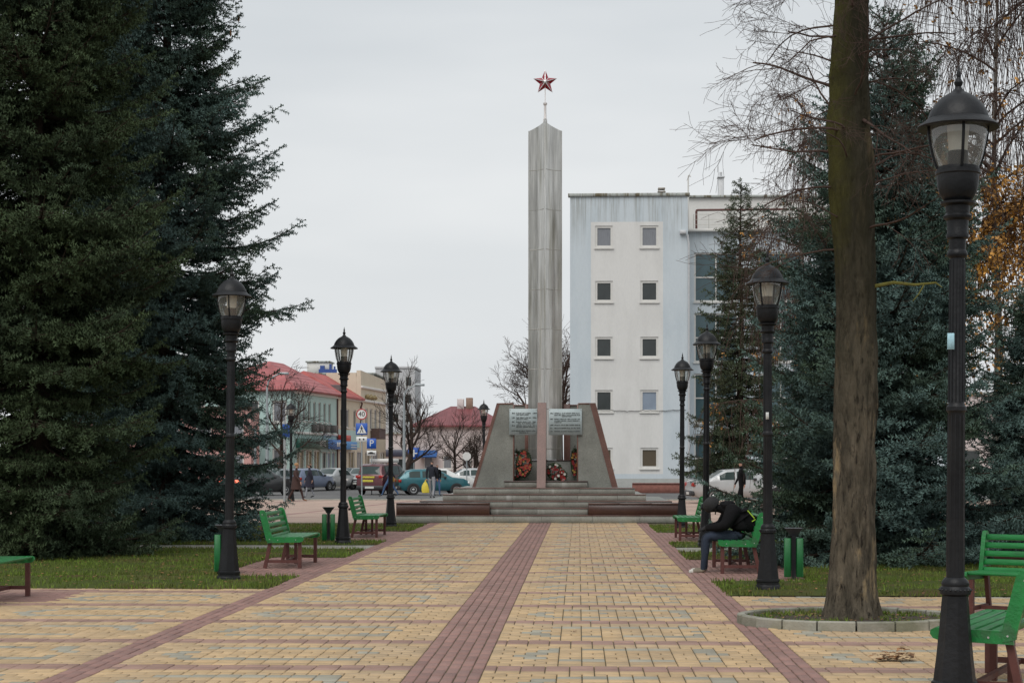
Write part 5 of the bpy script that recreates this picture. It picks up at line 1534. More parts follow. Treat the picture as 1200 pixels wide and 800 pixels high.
mb = MB(); mb.cbox(11.5, 13.9, -.8, -.02, 3.7, 3.82, .02); mb.box(11.5, 13.9, -.8, -.74, 3.82, 4.6); mb.box(11.5, 11.56, -.74, -.02, 3.82, 4.6); mb.build('balcony', mat('balcony_brown', (.10, .065, .06), .7, var=.2), cream)

pink = thing('pink_building', 'pink building seen below the lowest spruce boughs', 'building', (X(294, 119) - 12, 119, 0))
facade(pink, (0, 0, 0), 0, 12, 0, 5.4, [(1.2 + i * 2.3, 2.3 + i * 2.3, z, z + 1.3, dict(pane=M_PANEL, fr=.1)) for i in range(5) for z in (.9, 3.4)], [M_PINK])
MB().box(.2, 11.8, .6, .7, 0, 5.2).build('inner_wall', MATS['inner_dark'], pink)
MB().box(11.75, 12, .26, 3.2, 0, 5.4).build('side_wall', M_PINK, pink)
MB().cbox(-.2, 12.1, -.15, 3.3, 5.403, 5.6, .03).build('roof', M_BRND, pink)
MB().cbox(-.2, 12.1, -.1, -.003, 2.6, 2.8, .02).build('string_course', mat('rust_band', (.30, .11, .08), .8, var=.1), pink)

gb = thing('apartment_block', 'tall grey apartment block rising beyond the leaning bare tree', 'building', (X(440, 262), 262, 0))
gw = X(486, 262) - X(440, 262)
facade(gb, (0, 0, 0), 0, gw, 0, 16.1, [(.7 + i * 1.95, 1.7 + i * 1.95, z, z + 1.5, dict(pane=M_PANE, fr=.1, sill=False)) for i in range(3) for z in (2, 4.9, 7.8, 10.7, 13.4)], [M_GREYB])
MB().box(.3, gw - .3, .6, .7, 0, 15.8).build('inner_wall', MATS['inner_dark'], gb)
MB().box(-12, -.01, .5, 10, 0, 15.2).build('side_wing', M_GREYB, gb); MB().box(gw - .2, gw, .26, 10, 0, 16).build('side_wall', M_GREYB, gb)
MB().cbox(-.1, gw + .1, -.1, 10, 16.103, 16.5, .05).build('roof', M_GREYB, gb)
hb = thing('flat_building', 'long flat roofed white building rising behind the red roofs', 'building', (X(352, 236), 236, 0))
hw = X(438, 236) - X(352, 236)
facade(hb, (0, 0, 0), 0, hw, 0, 13.9, [(.8 + i * 2.3, 2.2 + i * 2.3, 11, 12.4, dict(pane=M_PANE, fr=.1, sill=False)) for i in range(4)], [M_TRIM])
MB().box(.3, hw - .3, .6, .7, 0, 13.6).build('inner_wall', MATS['inner_dark'], hb)
MB().cbox(-.2, hw + .2, -.2, 12, 13.903, 14.15, .04).build('roof', M_COPE, hb)
MB().cbox(.6, 3.7, 2, 6, 14.16, 15.7, .03).build('penthouse', M_TRIM, hb); MB().cbox(.4, 3.9, 1.8, 6.2, 15.703, 15.9, .03).build('penthouse_roof', M_COPE, hb)
mb = MB(); mb.box(2.4, 4.9, 1, 1.6, 14.16, 14.7); mb.box(2.6, 3.2, 1, 1.6, 14.7, 15.2); mb.box(3.9, 4.2, 1, 1.6, 14.7, 15.4); mb.box(4.5, 4.7, 1, 1.6, 14.7, 15.1); mb.build('blue_unit', mat('roof_blue', (.03, .07, .26), .5, var=.2), hb)

rh = thing('red_roofed_house', 'low pale house with maroon hip roof left of the monument', 'building', (X(486, 150), 150, 0))
rw = X(592, 150) - X(486, 150)
facade(rh, (0, 0, 0), 0, rw, 0, 4.9, [(.8 + i * 1.7, 1.6 + i * 1.7, 1.1, 2.3, dict(pane=M_PANEL, fr=.09)) for i in range(4)], [M_PALE])
MB().box(.2, rw - .2, .6, .7, 0, 4.7).build('inner_wall', MATS['inner_dark'], rh); MB().box(0, .25, .26, 8, 0, 4.88).build('side_wall', M_PALE, rh); MB().box(rw - .25, rw, .26, 8, 0, 4.88).build('side_wall', M_PALE, rh)
rr_ = hip_roof(rh, 0, rw, 0, 8, 4.95, 6.75, 3.3, M_ROOFM)
MB().cbox(3.5, 4.1, 3.4, 4.0, 6.2, 7.4, .03).build('chimney', M_PALE, rr_); MB().cbox(4.3, 4.9, 3.4, 4.0, 6.3, 7.5, .03).build('chimney', mat('chimney_brown', (.25, .17, .13), .9, var=.3), rr_)
MB().prism([(-.9, 2.1), (0, 2.5), (0, 2.75), (-.95, 2.2)], .4, 2.0, 'x').build('awning', mat('awning_blue', (.025, .10, .30), .6, var=.15), rh)
sh = thing('shop_row', 'low pale shop row with dark fascia behind the parked cars', 'building', (X(446, 176), 176, 0))
sw = X(505, 176) - X(446, 176)
facade(sh, (0, 0, 0), 0, sw, 0, 4.6, [(.4 + i * 1.25, 1.4 + i * 1.25, .2, 2.1, dict(pane=M_PANE, fr=.08, sill=False)) for i in range(4)], [M_PALE])
MB().box(.2, sw - .2, .6, .7, 0, 4.4).build('inner_wall', MATS['inner_dark'], sh)
MB().cbox(.1, sw - .1, -.2, -.02, 2.3, 3.0, .02).build('fascia', mat('fascia_dark', (.04, .045, .075), .5, var=.3), sh)
MB().cbox(-.1, sw + .1, -.2, 6, 4.603, 4.8, .03).build('roof', M_COPE, sh)
pb = thing('pale_building', 'long pale building glimpsed through the spruces', 'building', (26, 150, 0))
facade(pb, (0, 0, 0), 0, 44, 0, 7.5, [(1.5 + i * 3.0, 3.0 + i * 3.0, z, z + 1.6, dict(pane=M_PANE, fr=.1)) for i in range(14) for z in (1.2, 4.6)], [M_PALE])
MB().box(.3, 43.7, .6, .7, 0, 7.3).build('inner_wall', MATS['inner_dark'], pb)
MB().cbox(-.2, 44.2, -.2, 8, 7.503, 7.8, .05).build('roof', M_COPE, pb)

# ------------------------------------------------------------------ signs and masts
M_GALV = mat('galvanised', (0.34, 0.37, 0.38), 0.5, 0.4, var=0.1)
M_SBLUE = mat('sign_face_blue', (0.012, 0.085, 0.40), 0.5, var=0.05)
M_SWHITE = mat('sign_face_white', (0.72, 0.72, 0.70), 0.5, var=0.05)
M_SRED = mat('sign_face_red', (0.42, 0.03, 0.03), 0.5, var=0.05)
M_SBLK = mat('sign_face_black', (0.02, 0.02, 0.02), 0.5, var=0.05)
def disc(mb, r0, r1, z, y, n=28, mi=0):
    """annulus facing -y"""
    vs = []
    for k in range(n):
        a = 6.2832 * k / n
        vs += [(r0 * math.cos(a), y, z + r0 * math.sin(a)), (r1 * math.cos(a), y, z + r1 * math.sin(a))]
    fs = [(2 * k, 2 * k + 1, (2 * k + 3) % (2 * n), (2 * k + 2) % (2 * n)) for k in range(n)]
    mb.add(vs, fs, mi)
def post(t, h, r=.035, z0=-.1): MB().tube([(0, 0, z0), (0, 0, h)], r, 8).build('post', M_GALV, t)
d = 86.0; zs_ = lambda v: ZU(424, v, d)
t = thing('road_sign', 'round speed limit 40 sign over a blue pedestrian crossing sign on a grey post', 'sign', (X(424, d), d, -.02)); post(t, zs_(479))
r = .285; zc = zs_(484.7)
mb = MB(); mb.lathe([(r, 0), (r, .02)], 28); 
mb.v = [(x, -.045 - z, zc + y) for x, y, z in mb.v]; f = mb.build('speed_disc', M_SWHITE, t)
mb = MB(); disc(mb, r * .80, r * .985, zc, -.071); mb.build('red_ring', M_SRED, f)
text_part('40', .34, M_SBLK, f, (0, -.072, zc))
zc = zs_(502); s = .295
f = MB().cbox(-s, s, -.065, -.045, zc - s, zc + s, .008).build('crossing_plate', M_SBLUE, t)
mb = MB(); mb.add([(-s * .85, -.069, zc - s * .78), (s * .85, -.069, zc - s * .78), (0, -.069, zc + s * .82)], [(0, 1, 2)]); mb.build('white_triangle', M_SWHITE, f)
mb = MB(); y = -.073
q = lambda pts: mb.add([(a * s, y, zc + b * s) for a, b in pts], [tuple(range(len(pts)))])
q([(-.05 + .09 * math.cos(a), .44 + .09 * math.sin(a)) for a in [k * .785 for k in range(8)]])
q([(-.10, .33), (.08, .33), (.12, -.05), (-.12, -.05)]); q([(-.12, -.05), (.0, -.05), (-.16, -.62), (-.30, -.60)]); q([(.0, -.05), (.12, -.05), (.30, -.58), (.17, -.62)])
q([(-.10, .30), (-.10, .2), (-.30, .0), (-.34, .06)]); q([(.08, .30), (.08, .2), (.26, -.02), (.30, .05)])
for a in (-.62, -.40, .34, .56): q([(a, -.70), (a + .12, -.70), (a + .10, -.60), (a + .03, -.60)])
mb.build('walking_figure', M_SBLK, f)
zc = zs_(514)
f = MB().cbox(-.27, .27, -.065, -.045, zc - .13, zc + .13, .006).build('small_plate', M_SWHITE, t)
mb = MB(); [mb.lathe([(.045, 0), (.045, .004)], 10, (a, 0, 0)) for a in (-.1, .1)]; mb.v = [(x, -.069 - z, zc + y_) for x, y_, z in mb.v]; mb.build('dots', M_SBLK, f)
d = 94.0; zs_ = lambda v: ZU(435.5, v, d)
t = thing('road_sign', 'blue parking sign with a white plate below on a thin grey post', 'sign', (X(435.5, d), d, -.02)); post(t, zs_(515), .03)
zc = zs_(519); f = MB().cbox(-.26, .26, -.06, -.04, zc - .28, zc + .28, .008).build('parking_plate', M_SBLUE, t)
text_part('P', .50, M_SWHITE, f, (0, -.068, zc))
zc = zs_(530.3); f = MB().cbox(-.26, .26, -.06, -.04, zc - .14, zc + .14, .006).build('small_plate', M_SWHITE, t)
mb = MB(); mb.add([(-.2, -.066, zc - .05), (.2, -.066, zc - .05), (.2, -.066, zc + .01), (.1, -.066, zc + .02), (.05, -.066, zc + .07), (-.09, -.066, zc + .07), (-.14, -.066, zc + .02), (-.2, -.066, zc + .01)], [tuple(range(8))]); mb.build('car_symbol', M_SBLK, f)
d = 73.0
t = thing('road_sign', 'grey post with a blue sign seen edge on beside the distant park lamp', 'sign', (X(333.5, d), d, -.02)); post(t, ZU(333, 492, d), .05)
zc = ZU(333, 504, d); f = MB().cbox(-.03, .0, -.30, .30, zc - .28, zc + .28, .006).build('sign_plate', M_SBLUE, t); f.rotation_euler = (0, 0, R(-18)); f.location = (.08, 0, 0)
d = 118.0
t = thing('road_sign', 'square blue sign with white symbol near the awning of the low house', 'sign', (X(485, d), d, -.02)); post(t, ZU(485, 527, d), .03)
zc = ZU(485, 530.5, d); f = MB().cbox(-.40, .40, -.06, -.04, zc - .40, zc + .40, .01).build('sign_plate', M_SBLUE, t)
mb = MB(); [mb.box(-.25, .25, -.068, -.064, -.04, .04, M=Matrix.Translation((0, 0, zc)) @ Matrix.Rotation(R(a), 4, 'Y')) for a in (0,)]; mb.box(-.05, .05, -.0695, -.0655, zc - .25, zc + .25); mb.build('symbol', M_SWHITE, f)
d = 100.0
t = thing('road_sign', 'white octagonal board on a post right of the red roofed house trees', 'sign', (X(547, d), d, -.02)); post(t, ZU(547, 533, d), .03)
zc = ZU(547, 534, d); mb = MB(); mb.prism([(.26 * math.cos(a), zc + .26 * math.sin(a)) for a in [.3927 + k * .7854 for k in range(8)]], -.06, -.04, 'y'); mb.build('board', M_TRIM, t)
def street_mast(u, d, h, arm, label):
    t = thing('street_light', label, 'street light', (X(u, d), d, -.1), 0, 'tall grey street lights')
    MB().tube([(0, 0, 0), (0, 0, h * .55), (0, 0, h)], [.11, .09, .06], 10).build('mast', M_GALV, t)
    if arm:
        MB().tube([(0, 0, h), (.08, 0, h + .35), (.35, 0, h + .62), (arm, 0, h + .78)], .045, 8).build('arm', M_GALV, t)
        MB().cbox(arm - .05, arm + .55, -.12, .12, h + .74, h + .88, .03).build('lamp_head', M_GALV, t)
street_mast(473.5, 108, ZU(473, 464, 108), .75, 'tall grey street light with a curved arm beside the leaning bare tree')
street_mast(313, 98, ZU(313, 452, 98), .7, 'tall grey street light rising before the mint building')
street_mast(299, 110, ZU(299, 500, 110), 0, 'short grey mast with a small blue box left of the small bare tree')

# ------------------------------------------------------------------ cars
M_TYRE = mat('tyre', (0.018, 0.018, 0.018), 0.85, var=0.2)
M_RIM = mat('wheel_rim', (0.45, 0.45, 0.45), 0.35, 0.7, var=0.2)
M_CGLS = mat('car_glass', (0.035, 0.055, 0.052), 0.05, var=0.25, vscale=1.5)
M_TRIMB = mat('car_trim', (0.03, 0.03, 0.032), 0.6, var=0.2)
M_TAIL = mat('tail_light', (0.35, 0.02, 0.015), 0.2, var=0.1)
M_TAILON = mat('tail_light_lit', (0.6, 0.05, 0.03), 0.2, var=0, emit=((1, .18, .10), 2.2))
M_HEAD = mat('head_light', (0.7, 0.7, 0.7), 0.1, 0.2, var=0.05)
M_HEADON = mat('head_light_lit', (0.9, 0.85, 0.8), 0.2, var=0, emit=((1, .88, .80), 2.5))
M_PLATE = mat('number_plate', (0.62, 0.62, 0.58), 0.5, var=0.1)
TYPES = {
 'sedan': dict(L=4.4, W=1.70, top=[(-2.2, .62), (-2.17, .88), (-2.05, .96), (-1.45, 1.00), (-.80, 1.37), (-.15, 1.42), (.35, 1.39), (1.08, 1.00), (1.85, .90), (2.12, .76), (2.2, .55)], belt=.93, ws=(.40, 1.02), rw=(-1.38, -.86), sw=[(-1.05, -.42), (-.34, .35)], sw3=None, wb=(-1.32, 1.30)),
 'hatch': dict(L=3.95, W=1.66, top=[(-1.97, .60), (-1.95, .90), (-1.88, .98), (-1.52, 1.33), (-1.2, 1.40), (-.2, 1.42), (.25, 1.38), (.98, .98), (1.62, .90), (1.90, .76), (1.97, .55)], belt=.92, ws=(.30, .93), rw=(-1.86, -1.56), sw=[(-.68, .0), (.08, .52)], sw3=(-1.40, -.80), wb=(-1.18, 1.20)),
 'van': dict(L=4.6, W=1.80, top=[(-2.3, .60), (-2.29, .98), (-2.24, 1.08), (-2.08, 1.62), (-1.8, 1.70), (.0, 1.72), (.45, 1.66), (1.35, 1.10), (1.95, .98), (2.22, .80), (2.3, .55)], belt=1.04, ws=(.55, 1.30), rw=(-2.23, -2.10), sw=[(-.90, -.05), (.03, .75)], sw3=(-1.90, -1.0), wb=(-1.40, 1.42)),
}
def car(kind, u, d, rz, paint, label, scale=1.0, head=False, tail=False, z=-.11, extra=None):
    T = TYPES[kind]; W, L = T['W'], T['L']
    t = thing('parked_car', label, 'car', (X(u, d), d, z), R(rz), 'cars parked along the street')
    t.scale = (scale,) * 3
    tx = [p[0] for p in T['top']]; tz = [p[1] for p in T['top']]
    def sec(x):
        top = float(np.interp(x, tx, tz)); e = abs(x) / (L / 2)
        w = W / 2 * (1 - .13 * e ** 5 - .02 * e * e)
        belt = min(T['belt'], top - .03); c = max(0, min(1, (top - T['belt']) / .35))
        wr = w * (.93 - .15 * c)
        zb = .24 + (.10 if e > .93 else 0)
        return [(w * .86, zb), (w * .97, zb + .10), (w, .52), (w * .99, belt - .10), (w * .965, belt), (wr, top - .05 * c - .012), (wr * .86, top - .004), (0, top + .012)]
    xs = sorted(set(tx) | set(np.linspace(-L / 2, L / 2, 31).tolist()))
    vs, fs = [], []
    for x in xs:
        s = sec(x); row = [(x, -y, z_) for y, z_ in s] + [(x, y, z_) for y, z_ in s[-2::-1]]; vs += row
    n = 15
    for i in range(len(xs) - 1):
        for k in range(n - 1): fs.append((i * n + k, i * n + k + 1, (i + 1) * n + k + 1, (i + 1) * n + k))
        fs.append((i * n + n - 1, i * n, (i + 1) * n, (i + 1) * n + n - 1))
    fs += [tuple(range(n - 1, -1, -1)), tuple((len(xs) - 1) * n + k for k in range(n))]
    mb = MB(); mb.add(vs, fs, 0, True); body = mb.build('body', paint, t)
    md = body.modifiers.new('edge', 'EDGE_SPLIT'); md.split_angle = R(40)
    def strip(xa, xb, rows, off, name):
        v, f = [], []
        m = 7
        for i in range(m):
            x = xa + (xb - xa) * i / (m - 1); s = sec(x); v += rows(s, x, off)
        kk = len(v) // m
        for i in range(m - 1):
            for k_ in range(kk - 1): f.append((i * kk + k_, i * kk + k_ + 1, (i + 1) * kk + k_ + 1, (i + 1) * kk + k_))
        b = MB(); b.add(v, f, 0, True); return b.build(name, M_CGLS, t)
    tops = lambda s, x, o: [(x, y * .93, z_ + o) for y, z_ in (s[5], s[6])] + [(x, 0, s[7][1] + o)] + [(x, -y * .93, z_ + o) for y, z_ in (s[6], s[5])]
    strip(*T['ws'], tops, .010, 'windscreen'); strip(*T['rw'], tops, .012, 'rear_window')
    wins = list(T['sw']) + ([T['sw3']] if T['sw3'] else [])
    for sg_ in (-1, 1):
        def side(s, x, o):
            a, b = s[4], s[5]; q = lambda f: (x, sg_ * (a[0] + (b[0] - a[0]) * f + .012), a[1] + (b[1] - a[1]) * f)
            return [q(.10), q(.5), q(.90)]
        for (xa, xb) in wins: strip(xa, xb, side, 0, 'side_window')
        for wx in T['wb']:
            rad = .30 if kind != 'van' else .32
            wheel = empty('wheel', (wx, sg_ * (W / 2 - .075), rad), 0, t)
            b = MB(); b.lathe([(rad * .62, -.10), (rad * .95, -.10), (rad, -.07), (rad, .07), (rad * .95, .10), (rad * .62, .10)], 24, caps=False)
            b.v = [(x, z_, y) for x, y, z_ in b.v]; b.build('tyre', M_TYRE, wheel)
            b = MB(); b.lathe([(rad * .64, .06), (rad * .60, .085), (rad * .25, .075), (rad * .18, .095), (.01, .10)], 20); b.v = [(x, sg_ * z_, y) for x, y, z_ in b.v]; b.build('rim', M_RIM, wheel)
            b = MB(); disc(b, .0, rad + .055, rad, 0, 26); b.v = [(x + wx, sg_ * (float(W / 2) + .006), max(z_, .20)) for x, y, z_ in b.v]; b.build('wheel_arch', M_TRIMB, t)
        hx = L / 2
        b = MB(); b.cbox(hx - .16, hx - .02, min(sg_ * .46, sg_ * .76) * W / 1.7, max(sg_ * .46, sg_ * .76) * W / 1.7, .60, .74, .03); b.build('headlight', M_HEADON if head else M_HEAD, t)
        zt = .70 if kind != 'van' else .92
        b = MB(); b.cbox(-hx - .005, -hx + .14, min(sg_ * .50, sg_ * .79) * W / 1.7, max(sg_ * .50, sg_ * .79) * W / 1.7, zt, zt + .16, .02); b.build('tail_light', M_TAILON if tail else M_TAIL, t)
        b = MB(); xm = T['sw'][1][1]; b.cbox(xm - .02, xm + .10, min(sg_ * (W / 2 - .02), sg_ * (W / 2 + .14)), max(sg_ * (W / 2 - .02), sg_ * (W / 2 + .14)), T['belt'] - .01, T['belt'] + .11, .03); b.build('mirror', M_TRIMB, t)
    for s_ in (-1, 1):
        x0, x1 = sorted((s_ * (L / 2 - .12), s_ * (L / 2 + .03)))
        MB().cbox(x0, x1, -W / 2 * .88, W / 2 * .88, .30, .52, .04).build('bumper', M_TRIMB if extra != 'painted' else paint, t)
        x0, x1 = sorted((s_ * (L / 2 + .031), s_ * (L / 2 + .04)))
        MB().box(x0, x1, -.26, .26, .36, .47).build('number_plate', M_PLATE, t)
    MB().box(L / 2 - .06, L / 2 - .005, -.38, .38, .60, .70).build('grille', M_TRIMB, t)
    return t
def paint(name, c, met=0.3): return mat('paint_' + name, c, 0.32, met, var=0.08, vscale=2, coat=0.6)
P_SIL = paint('silver', (.48, .49, .49)); P_WHT = paint('white', (.66, .66, .64), 0)
car('sedan', 302, 91, 56, paint('dark', (.035, .036, .038)), 'dark saloon with a lit brake light at the tip of the lowest spruce bough', tail=True)
car('hatch', 326, 104, 78, paint('greygreen', (.18, .21, .21)), 'grey green hatchback behind the distant park lamp')
car('hatch', 361, 106, 66, paint('bluesilver', (.20, .24, .34)), 'blue grey hatchback seen from behind next to the woman in navy')
car('sedan', 389, 110, -112, P_SIL, 'silver saloon facing the camera with its headlight on', head=True, extra='painted')
car('sedan', 411, 116, -112, paint('graphite', (.05, .052, .06)), 'graphite saloon half hidden by the lamp beside the bin')
car('sedan', 425, 113, -100, paint('greysilver', (.34, .36, .37)), 'grey saloon facing the camera behind the speed limit sign', head=True)
mv = car('van', 452, 95, 74, paint('maroon', (.085, .012, .018)), 'dark red minivan with yellow stickers seen from behind')
for (y0, y1, z0, z1, nm) in ((-.30, .46, .93, 1.03, 'sticker'), (-.22, .40, .72, .84, 'sticker')):
    MB().box(-2.33, -2.315, y0, y1, z0, z1).build(nm, mat('sticker_yellow', (.55, .48, .06), .5, var=.3, vscale=12), mv)
MB().box(-1.5, -.9, -.925, -.915, .72, .98).build('sticker', mat('sticker_amber', (.62, .36, .03), .5, var=.2), mv)
MB().cbox(-.9, .5, -.6, .6, 1.76, 1.98, .04).build('roof_sign', M_TRIM, mv).hide_render = False
car('hatch', 507, 93.5, 14, paint('teal', (.025, .13, .155)), 'teal hatchback parked side on behind the man with the yellow bag')
car('sedan', 515, 104, 12, P_WHT, 'white car behind the teal hatchback')
car('sedan', 556, 108, 12, P_SIL, 'pale silver car just left of the monument base')
car('van', 452, 112, 80, P_WHT, 'white van behind the dark red minivan')
car('sedan', 868, 71, 8, P_SIL, 'silver car half hidden by the spruces behind the seated person', z=-.012)

# ------------------------------------------------------------------ people
M_SKIN = mat('skin', (0.42, 0.24, 0.17), 0.6, var=0.1)
def seg_dist(P, a, b):
    a, b = np.array(a), np.array(b); ab = b - a
    t = np.clip(((P - a) @ ab) / (ab @ ab + 1e-9), 0, 1)
    return np.linalg.norm(P - (a + t[:, None] * ab), axis=1)
def figure(name, joints, edges, mats, root, sub=1):
    """joints {name: (x,y,z,r)}; edges (a,b,material index). One skinned continuous body"""
    names = list(joints); idx = {n_: i for i, n_ in enumerate(names)}
    me = bpy.data.meshes.new('skeleton')
    me.from_pydata([joints[n_][:3] for n_ in names], [(idx[a], idx[b]) for a, b, _ in edges], [])
    o = bpy.data.objects.new('skeleton', me); COL.objects.link(o)
    sk = o.modifiers.new('skin', 'SKIN'); sk.use_smooth_shade = True; sk.branch_smoothing = .4
    for i, n_ in enumerate(names):
        v = me.skin_vertices[0].data[i]; rr = joints[n_][3]
        v.radius = rr if isinstance(rr, tuple) else (rr, rr); v.use_root = (n_ == root)
    if sub:
        ss = o.modifiers.new('sub', 'SUBSURF'); ss.levels = sub; ss.render_levels = sub
    bpy.context.view_layer.update()
    out = bpy.data.meshes.new_from_object(o.evaluated_get(bpy.context.evaluated_depsgraph_get()))
    bpy.data.objects.remove(o); bpy.data.meshes.remove(me)
    out.name = name; out.materials.clear()
    for m in mats: out.materials.append(m)
    n = len(out.polygons); C = np.zeros(n * 3); out.polygons.foreach_get('center', C); C = C.reshape(-1, 3)
    best = np.full(n, 1e9); mi = np.zeros(n, int)
    for a, b, m in edges:
        r = .5 * (np.mean(joints[a][3]) + np.mean(joints[b][3]))
        dd = seg_dist(C, joints[a][:3], joints[b][:3]) - r
        w = dd < best; best[w] = dd[w]; mi[w] = m
    out.polygons.foreach_set('material_index', mi.astype(np.int32)); out.polygons.foreach_set('use_smooth', np.ones(n, bool))
    return out
def hand(j, e, side, wrist, at, mi, d=(0, 0, -1), curl=(.5, 0, 0)):
    """palm and five fingers hung on joint 'wrist'"""
    at = Vector(at); d = Vector(d).normalized(); c = Vector(curl); w = d.cross(c).normalized() if c.length else Vector((0, 1, 0))
    p = at + d * .07; pn = side + 'palm'; j[pn] = (*p, .030); e.append((wrist, pn, mi))
    for k, L in enumerate((.065, .078, .074, .058)):
        b = p + d * .03 + w * (k - 1.5) * .021; m = b + d * L * .5 + c * .01; f = m + d * L * .4 + c * .035
        j[side + 'k%d' % k] = (*b, .011); j[side + 'm%d' % k] = (*m, .010); j[side + 'f%d' % k] = (*f, .008)
        e += [(pn, side + 'k%d' % k, mi), (side + 'k%d' % k, side + 'm%d' % k, mi), (side + 'm%d' % k, side + 'f%d' % k, mi)]
    b = at + d * .045 + w * -.04 + c * .02; f = b + d * .045 + w * -.015 + c * .05
    j[side + 't0'] = (*b, .012); j[side + 't1'] = (*f, .009); e += [(pn, side + 't0', mi), (side + 't0', side + 't1', mi)]
def walker(label, u, d, rz, coat, legs, hair, height=1.72, stride=.28, bulk=1.0, long_coat=False, shoes=None, z=-.012, arm=.18, hat=None):
    s = height / 1.72
    mats = [coat, legs, M_SKIN, hair, shoes or M_BLACK]
    j, e = {}, []
    J = lambda n_, x, y, z_, r: j.__setitem__(n_, (x * s, y * s, z_ * s, tuple(q * s for q in r) if isinstance(r, tuple) else r * s))
    J('pelvis', 0, 0, .96, (.15 * bulk, .11 * bulk)); J('waist', .0, 0, 1.12, (.145 * bulk, .105 * bulk)); J('chest', .01, 0, 1.32, (.17 * bulk, .12 * bulk)); J('neckb', .01, 0, 1.45, (.09, .08)); J('neck', .02, 0, 1.50, .055)
    J('chin', .035, 0, 1.555, (.062, .07)); J('face', .03, 0, 1.625, (.076, .09)); J('crown', .015, 0, 1.69, (.066, .075)); J('nose', .125, 0, 1.61, .012)
    e += [('pelvis', 'waist', 0), ('waist', 'chest', 0), ('chest', 'neckb', 0), ('neckb', 'neck', 2), ('neck', 'chin', 2), ('chin', 'face', 2), ('face', 'crown', 3), ('face', 'nose', 2)]
    for sd, sg_ in (('l', 1), ('r', -1)):
        f = sg_ * stride
        J(sd + 'hip', 0, sg_ * .09, .88, .095 * bulk); J(sd + 'knee', f * .55 + .05, sg_ * .095, .49, .062); J(sd + 'ankle', f * 1.05 - (.03 if f < 0 else 0), sg_ * .095, .09 + (.03 if f < 0 else 0), .042); J(sd + 'toe', f * 1.05 + .17, sg_ * .11, .035, .035)
        li = 1
        e += [('pelvis', sd + 'hip', 0 if long_coat else 1), (sd + 'hip', sd + 'knee', li), (sd + 'knee', sd + 'ankle', li), (sd + 'ankle', sd + 'toe', 4)]
        a = -f * arm / .28
        J(sd + 'sh', .0, sg_ * .19, 1.40, .070 * bulk); J(sd + 'el', a * .5, sg_ * .235, 1.14, .052 * bulk); J(sd + 'wr', a * 1.3 + .05, sg_ * .22, .92, .036)
        e += [('chest', sd + 'sh', 0), (sd + 'sh', sd + 'el', 0), (sd + 'el', sd + 'wr', 0)]
        hand(j, e, sd, sd + 'wr', j[sd + 'wr'][:3], 2, (.15, 0, -1), (.6, 0, 0))
    me = figure('person', j, e, mats, 'pelvis')
    o = tag(link('person', me), label, 'person', 'people around the square'); o.location = (X(u, d), d, z); o.rotation_euler = (0, 0, R(rz))
    if long_coat:
        b = MB(); b.lathe([(.24, .55), (.235, .60), (.20, .85), (.165, 1.05), (.16, 1.12)], 18); b.v = [(x * s * 1.05, y * s * .95, z_ * s) for x, y, z_ in b.v]; b.build('coat_skirt', coat, o)
    if hat:
        b = MB(); b.lathe([(.105, 1.645), (.112, 1.66), (.108, 1.70), (.085, 1.745), (.03, 1.765)], 16); b.v = [(x * s + .018, y * s * .92, z_ * s) for x, y, z_ in b.v]; b.build('hat', hat, o)
    return o
C_BRN = mat('cloth_brown', (.050, .026, .022), .9, var=.25); C_NAVY = mat('cloth_navy', (.020, .018, .032), .9, var=.25); C_BLK = mat('cloth_black', (.008, .008, .009), .9, spec=.15, var=.3, bump=.5, bscale=14)
C_GRYT = mat('cloth_grey', (.30, .30, .32), .9, var=.15); C_JEAN = mat('cloth_jeans', (.05, .095, .19), .9, var=.25); C_DJEAN = mat('cloth_dark_jeans', (.017, .026, .046), .9, var=.3, vscale=12, bump=.4, bscale=18); C_DNV = mat('cloth_dark_blue', (.012, .014, .022), .9, var=.25)
H_BRN = mat('hair_brown', (.035, .020, .013), .8, var=.3); H_BLD = mat('hair_blond', (.36, .22, .10), .8, var=.25); H_BLK = mat('hair_black', (.012, .010, .009), .7, var=.2)
walker('woman in long dark brown coat and tan hat walking past the distant lamp', 347, 73.0, -12, C_BRN, C_BRN, H_BLD, 1.62, .30, 1.12, True, mat('boot_tan', (.22, .10, .05), .7), hat=mat('hat_tan', (.36, .21, .10), .9, var=.2))
walker('woman in navy coat and grey trousers crossing the street edge', 363, 80.5, 195, C_NAVY, C_GRYT, H_BRN, 1.60, .20, 1.1, True)
walker('person in blue jeans striding behind the lamp before the red minivan', 457, 84, 185, C_DNV, C_JEAN, H_BRN, 1.74, .36)
walker('man in dark jacket and pale grey trousers carrying a yellow bag', 506, 79.5, 80, C_DNV, C_GRYT, H_BLK, 1.78, .10, 1.12)
walker('person in dark jacket and blue jeans beside the teal hatchback', 512, 90, -60, C_BLK, C_JEAN, H_BRN, 1.70, .14, z=-.11)
walker('person in black walking by the silver car behind the benches', 869, 60, 188, C_BLK, C_BLK, H_BLK, 1.74, .14)
walker('person in dark trousers mostly hidden by the spruce bough on the left', 283, 80, 20, C_DNV, C_DNV, H_BRN, 1.70, .25)
walker('person whose head shows over the blue grey hatchback', 363.5, 119.5, 30, C_BLK, C_BLK, H_BRN, 1.78, .1, z=-.11)
walker('person in dark red whose head shows beyond the grey green hatchback', 325, 123, 30, C_BRN, C_BLK, H_BRN, 1.78, .1, z=0.0)
